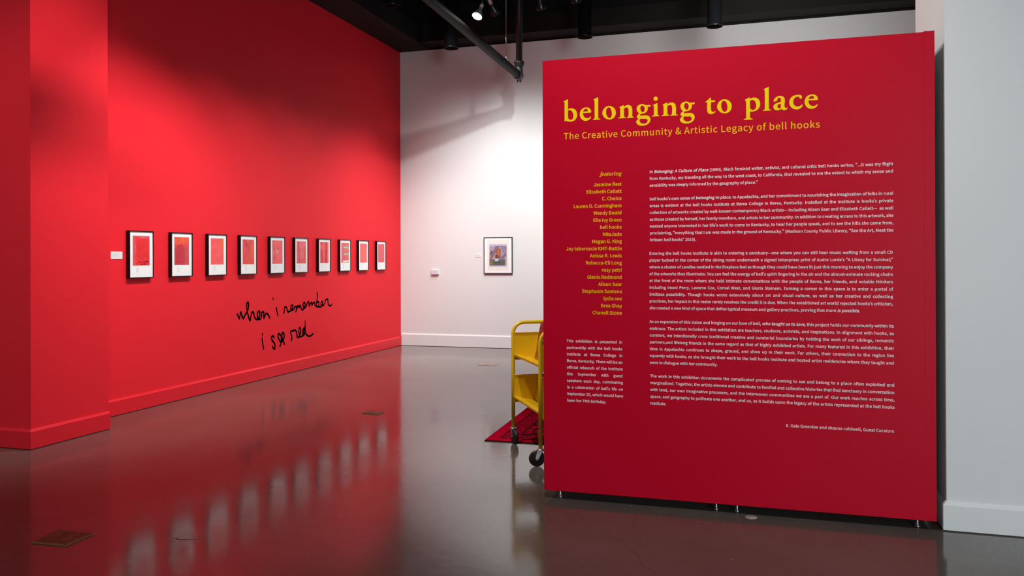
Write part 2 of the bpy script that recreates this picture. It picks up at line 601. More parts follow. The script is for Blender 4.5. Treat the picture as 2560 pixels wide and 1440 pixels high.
# ------------------------------------------------------------------ letter shapes
GLYPHS = {
 'A': (608, '97,0 168,224 436,224 506,0 604,0 355,733 252,733 4,0/227,410 300,658 304,658 378,410 413,297 191,297'),
 'B': (657, '334,0 426,9 503,34 562,77 599,137 612,215 605,270 585,315 553,350 512,375 463,390 463,395 522,430 558,485 570,554 558,622 524,673 471,707 401,727 318,733 101,733 101,0/193,660 306,660 368,656 417,643 451,621 472,588 479,542 473,501 453,468 419,443 369,427 302,422 193,422/193,350 321,350 391,345 447,330 488,304 513,267 521,218 513,165 487,125 446,96 390,80 321,74 193,74'),
 'C': (638, '465,-1 539,35 602,92 551,151 502,106 446,78 381,68 304,82 240,121 193,183 163,267 153,369 164,470 195,552 243,614 307,652 384,665 442,656 492,632 534,596 584,656 533,701 466,733 383,746 278,730 188,681 119,602 74,497 58,366 74,235 118,130 186,52 274,4 377,-13'),
 'D': (688, '288,0 408,16 504,63 573,139 615,242 629,369 615,497 573,598 503,673 406,718 284,733 101,733 101,0/193,658 276,658 369,646 442,610 493,551 524,471 534,369 524,268 493,186 442,126 369,89 276,76 193,76'),
 'E': (589, '534,0 534,79 193,79 193,346 471,346 471,425 193,425 193,655 523,655 523,733 101,733 101,0'),
 'F': (552, '193,0 193,329 473,329 473,407 193,407 193,655 523,655 523,733 101,733 101,0'),
 'G': (689, '481,-2 558,28 615,72 615,380 374,380 374,303 530,303 530,111 473,79 398,68 312,82 244,121 194,183 163,267 153,369 164,470 196,552 247,614 315,652 397,665 462,656 514,631 555,596 605,656 555,699 485,733 394,746 285,730 192,681 120,602 74,497 58,366 74,235 119,130 189,52 281,4 389,-13'),
 'H': (728, '193,0 193,346 535,346 535,0 628,0 628,733 535,733 535,426 193,426 193,733 101,733 101,0'),
 'I': (293, '193,0 193,733 101,733 101,0'),
 'J': (535, '313,-1 370,31 409,80 432,143 439,215 439,733 346,733 346,224 341,165 327,121 304,91 271,74 228,68 179,76 137,103 101,151 35,103 86,39 153,0 237,-13'),
 'K': (646, '193,0 193,232 319,382 539,0 642,0 377,455 607,733 502,733 195,365 193,365 193,733 101,733 101,0'),
 'L': (543, '514,0 514,79 193,79 193,733 101,733 101,0'),
 'M': (812, '184,0 184,406 172,622 176,622 235,455 374,74 436,74 574,455 633,622 637,622 625,406 625,0 711,0 711,733 600,733 460,341 409,188 405,188 352,341 212,733 101,733 101,0'),
 'N': (723, '188,0 188,385 177,614 181,614 260,463 527,0 622,0 622,733 534,733 534,352 538,235 547,120 542,120 463,271 195,733 101,733 101,0'),
 'O': (742, '474,4 561,54 627,133 669,239 684,369 669,499 627,603 561,681 474,730 371,746 268,730 181,681 115,603 73,499 58,369 73,239 115,133 181,54 268,4 371,-13/298,82 237,121 192,184 163,268 153,369 163,470 192,552 237,614 298,652 371,665 445,652 505,614 551,552 579,470 589,369 579,268 551,184 505,121 445,82 371,68'),
 'P': (633, '193,0 193,292 314,292 404,301 479,327 536,372 572,435 584,518 571,602 535,663 477,704 402,726 310,733 101,733 101,0/193,658 298,658 368,654 422,640 461,614 484,574 492,518 485,462 462,420 425,390 371,373 302,367 193,367'),
 'R': (635, '193,658 316,658 379,654 429,640 465,615 487,579 494,528 487,476 465,436 429,408 379,391 316,385 193,385/607,0 421,321 476,341 522,371 557,413 579,465 586,528 574,608 539,666 485,705 414,727 330,733 101,733 101,0 193,0 193,311 325,311 503,0'),
 'S': (596, '389,-3 458,27 510,72 542,129 553,195 546,254 525,301 492,338 451,367 402,391 298,436 264,451 231,469 203,492 183,521 176,559 182,595 200,625 229,647 267,660 313,665 377,657 432,634 480,597 528,656 469,703 396,735 313,746 238,737 174,711 125,669 93,616 82,552 91,494 115,448 149,412 189,385 231,364 336,318 376,300 410,280 436,257 453,227 459,187 452,147 433,114 401,89 358,74 305,68 230,79 162,111 103,159 48,95 119,38 205,0 304,-13'),
 'T': (599, '346,0 346,655 568,655 568,733 31,733 31,655 253,655 253,0'),
 'V': (575, '342,0 575,733 481,733 363,336 292,94 288,94 217,336 98,733 1,733 235,0'),
 'W': (878, '291,0 400,442 437,609 441,609 477,442 588,0 700,0 851,733 763,733 684,334 644,96 638,96 586,334 484,733 399,733 298,334 246,96 242,96 198,334 121,733 26,733 181,0'),
 'Y': (531, '311,0 311,284 532,733 436,733 342,526 268,365 264,365 192,526 97,733 -1,733 219,284 219,0'),
 'a': (563, '282,-2 342,26 397,65 400,65 408,0 483,0 483,334 476,409 455,471 419,518 366,547 295,557 212,546 140,519 82,486 117,423 164,451 219,473 280,481 326,474 358,453 378,423 389,385 392,344 269,324 175,295 110,256 71,205 59,141 67,87 88,44 122,13 166,-6 217,-13/194,70 160,97 147,147 155,186 181,219 227,246 296,268 392,283 392,132 342,93 293,69 243,61'),
 'b': (618, '403,0 468,37 520,97 555,178 567,280 558,373 532,450 488,508 427,545 351,557 291,547 233,520 180,481 184,578 184,796 92,796 92,0 165,0 173,56 177,56 227,19 279,-5 331,-13/276,69 231,87 184,120 184,406 234,447 282,472 328,480 383,471 424,444 451,402 467,347 472,279 465,205 443,145 410,101 367,74 316,64'),
 'c': (510, '370,-5 429,19 482,55 442,117 384,79 314,63 258,73 212,100 176,144 154,201 146,271 154,341 178,399 214,443 261,470 317,480 375,467 425,433 471,493 429,525 377,548 313,557 232,545 161,509 104,450 66,370 52,271 65,172 100,93 154,35 224,-1 306,-13'),
 'd': (620, '339,-2 395,25 442,64 445,64 453,0 528,0 528,796 436,796 436,587 441,494 394,528 346,550 288,557 216,544 152,507 100,448 66,368 53,271 63,172 93,93 139,35 202,-1 277,-13/245,73 203,100 173,142 154,200 147,272 155,341 177,399 211,443 254,470 304,480 370,467 436,423 436,138 391,97 345,72 297,64'),
 'e': (554, '380,-6 439,14 490,42 458,103 395,71 322,60 264,69 216,94 178,133 153,186 142,250 508,250 512,302 503,388 476,459 432,512 371,546 295,557 222,544 156,508 102,448 65,369 52,271 65,173 102,94 158,35 229,-1 312,-13/154,374 179,421 212,456 252,477 297,484 344,477 381,456 409,422 426,375 432,315 141,315'),
 'f': (325, '107,469 107,0 198,0 198,469 313,469 313,543 198,543 198,629 206,688 232,724 275,736 305,733 336,721 356,792 314,805 265,809 207,801 163,778 132,741 113,691 107,630 107,543 33,538 33,469'),
 'g': (564, '368,-240 445,-213 502,-172 538,-120 550,-62 543,-14 520,22 482,48 429,62 361,67 254,67 197,75 167,96 159,126 169,163 194,191 233,177 274,172 338,181 393,205 435,244 463,297 473,361 461,425 429,473 540,473 540,543 351,543 317,553 274,557 211,548 156,523 111,483 82,429 71,363 81,303 108,253 142,217 142,213 114,188 91,154 82,112 89,74 106,44 131,23 131,18 88,-17 60,-59 51,-105 62,-156 92,-196 139,-226 201,-244 275,-250/238,240 207,257 182,284 165,319 159,363 165,407 181,442 206,469 238,485 274,490 311,485 343,469 368,442 384,407 390,363 384,319 367,284 342,257 310,240 274,234/234,-183 190,-170 158,-151 138,-124 131,-92 144,-45 186,0 256,-8 350,-8 411,-15 448,-36 460,-77 452,-110 430,-140 394,-164 346,-181 288,-187'),
 'h': (607, '184,0 184,394 234,440 281,468 332,477 371,472 400,456 420,427 431,386 435,332 435,0 526,0 526,344 520,419 501,479 468,522 421,548 360,557 292,545 233,512 180,466 184,578 184,796 92,796 92,0'),
 'i': (275, '184,0 184,543 92,543 92,0/170,663 191,684 199,716 191,747 170,768 138,775 106,768 86,747 78,716 86,684 106,663 138,655'),
 'j': (275, '92,-234 134,-211 163,-173 179,-123 184,-62 184,543 93,543 93,-62 88,-119 67,-156 26,-169 -26,-159 -44,-228 -9,-238 35,-242/169,663 191,684 199,716 191,747 169,768 138,775 106,768 85,747 77,716 85,684 106,663 138,655'),
 'k': (552, '182,0 182,143 284,262 443,0 542,0 337,324 518,543 416,543 186,257 182,257 182,796 92,796 92,0'),
 'l': (284, '241,-5 228,65 209,63 191,72 184,102 184,796 92,796 92,108 95,66 106,32 125,7 152,-8 188,-13'),
 'm': (926, '184,0 184,394 232,441 278,468 320,477 357,472 386,456 405,427 417,386 421,332 421,0 512,0 512,394 561,441 606,468 649,477 686,472 715,456 735,427 746,386 750,332 750,0 841,0 841,344 835,419 816,479 783,522 737,548 677,557 613,544 554,507 497,453 467,509 419,544 347,557 285,545 229,511 178,464 176,464 167,543 92,543 92,0'),
 'n': (610, '184,0 184,394 234,440 281,468 332,477 371,472 400,456 420,427 431,386 435,332 435,0 526,0 526,344 520,419 501,479 468,522 421,548 360,557 291,545 232,511 178,464 176,464 167,543 92,543 92,0'),
 'o': (606, '380,-1 449,35 504,93 541,172 554,271 541,370 504,450 449,509 380,545 303,557 226,545 157,509 102,450 65,370 52,271 65,172 102,93 157,35 226,-1 303,-13/251,73 207,100 174,144 153,201 146,271 153,341 174,399 207,443 251,470 303,480 356,470 399,443 433,399 454,341 461,271 454,201 433,144 399,100 356,73 303,63'),
 'p': (620, '184,-229 184,-45 181,50 256,3 331,-13 403,0 468,37 520,97 555,178 567,280 558,373 532,450 488,508 427,545 351,557 289,546 231,518 178,480 176,480 167,543 92,543 92,-229/255,76 184,120 184,406 235,447 282,472 328,480 383,471 424,444 451,402 467,347 472,279 465,205 443,145 410,101 367,74 316,64'),
 'q': (620, '528,-229 528,543 455,543 446,492 444,492 397,528 346,550 288,557 216,544 152,507 100,448 66,368 53,271 63,172 93,93 139,35 202,-1 277,-13 338,-3 393,24 441,63 436,-36 436,-229/245,73 203,100 173,142 154,200 147,272 155,341 177,399 211,443 254,470 304,480 370,467 436,423 436,138 391,97 345,72 297,64'),
 'r': (388, '184,0 184,349 225,423 273,463 320,475 373,466 390,545 364,555 332,557 274,543 222,504 178,444 176,444 167,543 92,543 92,0'),
 's': (468, '304,-5 359,18 399,53 423,98 431,148 422,202 396,242 358,272 314,294 266,313 209,336 166,365 149,407 160,447 193,475 250,486 316,472 373,438 417,495 370,526 313,549 249,557 184,549 132,528 94,495 70,452 62,403 71,354 96,316 132,287 174,264 220,246 279,222 325,189 344,143 332,100 297,70 237,58 177,66 125,89 76,123 32,62 90,23 159,-3 234,-13'),
 't': (377, '314,-7 363,7 345,76 315,66 283,61 233,73 207,109 199,165 199,469 347,469 347,543 199,543 199,696 123,696 113,543 27,538 27,469 108,469 108,168 113,107 129,57 158,19 202,-5 262,-13'),
 'u': (607, '319,-1 378,33 430,85 433,85 440,0 516,0 516,543 425,543 425,158 376,106 330,76 278,66 240,71 211,88 191,116 180,156 176,210 176,543 84,543 84,199 90,124 110,64 143,22 190,-4 251,-13'),
 'v': (521, '316,0 508,543 418,543 315,234 265,74 260,74 210,234 108,543 13,543 209,0'),
 'w': (802, '284,0 361,291 398,449 403,449 440,293 518,0 629,0 776,543 688,543 609,229 576,78 571,78 533,229 448,543 359,543 274,229 238,78 233,78 201,229 120,543 27,543 178,0'),
 'x': (498, '111,0 184,127 239,224 244,224 303,127 383,0 483,0 304,274 469,543 374,543 307,424 259,333 254,333 201,424 128,543 29,543 194,283 15,0'),
 'y': (521, '160,-225 208,-198 247,-158 279,-106 304,-46 508,543 419,543 321,242 277,88 272,88 218,242 108,543 13,543 231,-1 219,-42 191,-102 151,-144 97,-159 55,-150 37,-223 66,-231 101,-234'),
 'z': (475, '446,0 446,74 150,74 437,494 437,543 66,543 66,469 321,469 35,49 35,0'),
 '0': (555, '355,2 418,48 466,124 496,231 506,369 496,506 466,612 418,687 355,731 278,746 201,731 137,687 90,612 60,506 50,369 60,231 90,124 137,48 201,2 278,-13/232,72 193,108 163,168 145,255 138,369 145,483 163,569 193,629 232,663 278,674 325,663 363,629 393,569 412,483 418,369 412,255 393,168 363,108 325,72 278,61'),
 '1': (555, '490,0 490,76 343,76 343,733 273,733 206,703 121,681 121,623 252,623 252,76 88,76 88,0'),
 '2': (555, '505,0 505,79 302,79 182,72 278,168 358,262 418,353 457,443 470,531 461,604 433,663 388,708 329,736 256,746 172,733 102,696 40,639 93,587 137,631 188,661 245,672 294,665 332,645 359,615 375,575 380,527 367,449 328,364 262,271 167,168 44,54 44,0'),
 '3': (555, '338,-4 403,23 454,66 487,124 499,196 491,252 469,299 436,337 393,364 344,382 344,387 388,407 424,435 451,471 468,513 474,563 464,627 435,678 389,715 330,738 260,746 182,735 115,704 56,659 105,601 150,638 201,663 257,672 300,667 334,652 360,627 376,595 381,556 375,511 353,473 315,443 258,423 178,416 178,346 267,339 332,320 375,289 399,249 406,199 399,153 379,115 348,87 306,69 257,63 183,75 124,106 76,147 29,88 86,38 162,1 263,-13'),
 '4': (555, '426,0 426,202 524,202 524,275 426,275 426,733 325,733 20,262 20,202 340,202 340,0/115,275 282,525 341,633 345,633 340,500 340,275'),
 '5': (555, '334,-2 400,29 453,81 489,151 502,238 491,325 459,391 411,436 351,463 281,472 222,464 171,443 190,655 466,655 466,733 110,733 86,391 135,360 193,392 257,403 308,396 350,375 382,340 402,294 409,236 401,177 379,129 346,93 303,71 253,63 178,75 119,104 73,144 27,84 85,37 161,1 262,-13'),
 '6': (555, '367,-2 425,30 471,80 501,146 512,225 503,308 476,373 434,419 377,446 308,455 250,445 192,414 142,367 153,486 181,572 222,630 273,661 331,671 395,656 447,615 499,671 453,710 396,737 327,746 244,733 170,690 111,614 71,502 56,350 68,219 102,118 154,45 222,2 301,-13/194,348 245,378 293,387 341,380 378,359 404,325 420,280 425,225 419,169 402,123 375,89 341,67 301,59 250,69 209,98 177,146 155,211 144,294'),
 '7': (555, '293,0 304,160 324,299 362,427 421,551 508,678 508,733 49,733 49,655 405,655 330,537 274,418 235,293 211,156 198,0'),
 '8': (555, '357,-4 420,23 468,64 499,116 509,176 503,231 484,277 457,314 424,345 386,369 386,374 430,418 468,479 483,551 474,615 448,668 407,709 351,735 282,744 217,736 162,711 119,672 91,620 81,558 95,488 131,432 180,389 180,385 140,360 104,326 74,286 54,237 46,182 57,118 89,65 139,23 204,-4 280,-13/279,420 234,444 197,474 173,511 164,558 170,598 186,630 211,655 243,671 281,676 324,670 358,652 384,624 400,588 405,546 397,494 371,444 330,398/231,62 189,80 156,109 135,146 127,190 140,256 176,312 228,356 288,331 341,304 384,272 412,231 422,179 416,138 397,104 367,78 328,61 281,55'),
 '9': (555, '315,1 388,46 447,125 487,241 501,398 489,524 455,621 402,691 334,732 254,746 188,735 131,704 85,654 55,588 44,508 53,426 80,362 122,316 178,288 246,278 307,289 365,320 415,367 402,248 375,162 335,105 287,73 232,63 164,78 108,119 58,62 104,23 163,-3 235,-13/364,388 312,356 261,346 214,354 177,375 151,409 135,454 130,508 136,564 154,611 180,646 215,668 255,675 306,666 348,637 381,591 403,526 414,444'),
 '.': (278, '172,-4 196,20 205,56 196,93 172,117 139,126 105,117 82,93 73,56 82,20 105,-4 139,-13'),
 ',': (278, '125,-163 165,-128 196,-85 215,-36 221,19 212,77 185,113 144,126 110,118 85,96 75,62 84,28 109,6 142,-2 153,-1 140,-57 106,-102 53,-136 75,-190'),
 ':': (278, '172,399 196,423 205,460 196,497 172,521 139,530 105,521 82,497 73,460 82,423 105,399 139,390/172,-4 196,20 205,56 196,93 172,117 139,126 105,117 82,93 73,56 82,20 105,-4 139,-13'),
 ';': (278, '172,399 196,423 205,460 196,497 172,521 139,530 105,521 82,497 73,460 82,423 105,399 139,390/125,-163 165,-128 196,-85 215,-36 221,19 212,77 185,113 144,126 110,118 85,96 75,62 84,28 109,6 142,-2 153,-1 140,-57 106,-102 53,-136 75,-190'),
 '&': (680, '340,-3 410,27 470,71 558,18 639,-13 663,63 598,89 526,133 601,256 654,395 569,395 526,278 466,179 365,275 280,385 329,421 374,459 411,501 436,548 445,602 439,650 421,690 391,720 351,739 301,746 245,738 198,714 163,677 141,629 133,574 146,491 181,402 137,370 97,334 65,293 44,245 36,190 47,124 77,68 124,24 185,-3 259,-13/343,76 270,60 224,66 184,84 152,112 132,150 125,195 138,248 171,295 218,338 306,223 410,119/220,512 211,575 222,630 254,668 302,682 342,671 364,641 371,600 354,541 308,491 246,445'),
 '(': (338, '295,-171 224,-21 182,142 168,311 182,479 224,642 295,792 239,818 188,727 148,631 117,531 98,425 92,311 98,197 117,90 148,-10 188,-105 239,-196'),
 ')': (338, '150,-105 191,-10 221,90 240,197 246,311 240,425 221,531 191,631 150,727 99,818 42,792 114,642 157,479 171,311 157,142 114,-21 42,-171 99,-196'),
 '-': (347, '302,245 302,315 46,315 46,245'),
 '—': (894, '847,250 847,312 46,312 46,250'),
 '“': (409, '160,847 99,806 53,742 35,660 46,611 75,578 114,565 152,575 175,600 182,630 174,663 153,686 120,694 92,686 103,732 134,775 181,809/352,847 292,806 246,742 227,660 238,611 267,578 306,565 344,575 367,600 374,630 366,663 345,686 311,694 284,686 295,732 326,775 373,809'),
 '”': (409, '249,561 310,603 356,667 374,748 363,797 335,831 295,843 257,834 235,809 227,778 235,746 257,723 289,714 317,722 306,677 275,633 228,599/57,561 118,603 164,667 182,748 171,797 143,831 103,843 65,834 43,809 35,778 43,746 65,723 98,714 125,722 114,677 83,633 36,599'),
 '’': (217, '57,561 118,603 164,667 182,748 171,797 143,831 103,843 65,834 43,809 35,778 43,746 65,723 98,714 125,722 114,677 83,633 36,599'),
 "'": (278, '167,483 184,669 186,771 90,771 92,669 110,483'),
 ' ': (224, ''),
}
ITALIC = {
 'a': (959, '94,-18 45,4 3,39 -29,87 -47,143 -54,209 -44,313 -14,420 32,527 91,627 161,717 240,789 321,842 398,874 472,885 525,877 566,853 595,813 612,758 643,865 848,865 689,309 662,210 652,159 660,126 681,115 718,130 762,175 814,249 856,223 783,114 709,37 636,-9 562,-25 510,-17 473,6 451,44 443,98 448,149 462,215 391,109 318,35 266,1 211,-18 152,-25/309,128 353,159 396,208 436,271 472,343 504,420 550,577 562,647 566,708 558,760 533,792 491,802 448,790 402,753 356,697 312,626 271,544 236,455 199,329 186,230 195,167 221,130 265,117'),
 'e': (769, '171,-18 103,9 46,54 3,115 -22,190 -31,280 -19,384 16,490 71,592 141,686 223,767 313,830 407,871 503,885 590,873 656,837 687,801 706,758 712,708 698,634 658,563 590,496 495,436 373,389 225,355 213,251 222,189 248,142 291,112 349,102 419,121 489,178 558,272 612,238 538,122 452,39 356,-10 249,-27/325,447 401,489 464,544 512,606 543,674 553,743 548,776 534,801 514,816 489,821 447,810 404,776 359,720 294,592 240,418'),
 'f': (553, '-256,-386 -310,-353 -345,-303 -357,-242 -350,-200 -330,-166 -299,-144 -259,-136 -224,-142 -196,-160 -177,-188 -171,-225 -174,-254 -186,-278 -201,-305 -193,-327 -169,-334 -131,-324 -97,-293 -68,-245 -42,-186 -15,-101 12,8 73,297 171,787 38,787 54,865 188,865 234,1012 291,1131 359,1224 435,1290 517,1330 604,1343 690,1333 753,1302 793,1254 806,1194 795,1136 762,1101 706,1090 670,1097 640,1117 619,1146 612,1180 616,1206 627,1228 643,1263 635,1278 612,1284 575,1273 540,1240 508,1186 461,1055 413,865 576,865 564,787 401,787 301,322 246,100 185,-82 140,-179 88,-259 32,-319 -32,-363 -106,-389 -188,-397'),
 'g': (852, '112,-391 22,-371 -51,-339 -104,-296 -135,-247 -146,-190 -139,-145 -120,-106 -87,-72 -13,-27 94,15 38,57 4,101 -8,146 3,194 34,238 87,281 163,326 101,372 59,420 33,475 25,539 39,628 80,710 144,781 226,837 322,873 426,885 524,874 614,843 697,791 863,791 854,710 746,710 752,677 754,643 748,580 729,521 697,467 632,397 547,343 448,309 338,297 238,303 201,271 188,240 197,217 223,197 267,180 386,144 519,91 575,60 616,25 653,-34 666,-104 659,-159 640,-210 608,-256 540,-315 451,-360 343,-388 221,-397/381,369 427,407 468,464 500,536 521,618 528,704 519,769 491,808 445,821 395,808 347,768 306,707 273,633 253,552 246,468 255,406 284,369 332,357/333,-323 403,-291 448,-243 462,-188 455,-150 433,-118 395,-92 306,-55 173,-12 88,-61 38,-116 21,-177 28,-219 49,-256 84,-289 155,-323 242,-334'),
 'i': (555, '327,1070 286,1098 259,1138 249,1188 259,1237 286,1278 327,1305 376,1314 424,1305 465,1278 493,1237 503,1188 493,1138 465,1098 424,1070 376,1061/82,-14 38,14 11,59 2,117 12,183 29,249 127,603 145,676 152,725 143,755 117,773 73,779 56,779 54,827 254,854 428,885 255,244 240,157 248,130 271,121 306,136 351,181 405,257 443,230 370,119 295,40 218,-7 140,-23'),
 'n': (1021, '552,-18 512,9 488,54 480,117 485,169 501,240 562,437 629,633 645,704 636,734 608,745 539,722 466,655 390,543 332,433 278,306 230,162 188,0 -40,0 121,603 142,686 148,725 139,755 113,773 69,779 52,779 48,827 432,885 332,553 436,701 533,804 597,849 663,876 731,885 794,876 839,849 866,804 875,741 861,646 814,485 710,163 718,133 743,123 770,131 798,157 869,257 911,228 832,117 759,37 711,2 661,-20 608,-27'),
 't': (528, '29,-18 -12,8 -36,51 -44,111 -41,150 -31,200 129,781 36,781 36,848 134,893 225,956 308,1037 384,1136 462,1136 382,858 533,858 512,781 361,781 219,294 200,219 192,161 199,128 221,117 256,134 305,185 366,271 411,242 331,125 252,41 199,3 144,-19 86,-27'),
 'u': (1021, '69,-18 23,9 -4,54 -13,117 1,214 42,372 107,603 126,677 132,725 124,755 97,773 54,779 36,779 35,827 209,851 416,885 230,225 217,152 226,123 253,113 322,137 396,207 476,324 553,478 619,656 674,860 902,860 716,163 724,137 734,128 746,125 772,134 800,159 834,200 875,259 917,230 838,119 765,38 717,2 667,-20 614,-27 561,-18 519,11 492,55 484,115 518,294 420,152 326,52 264,8 199,-18 132,-27'),
 'r': (745, '121,603 142,686 148,725 139,755 113,773 69,779 52,779 48,827 432,885 326,539 413,695 489,800 526,836 562,863 599,879 635,885 681,877 714,852 734,812 741,756 733,701 711,658 676,631 629,622 576,636 532,679 514,689 473,668 422,605 363,499 316,396 271,278 228,146 188,0 -40,0'),
}
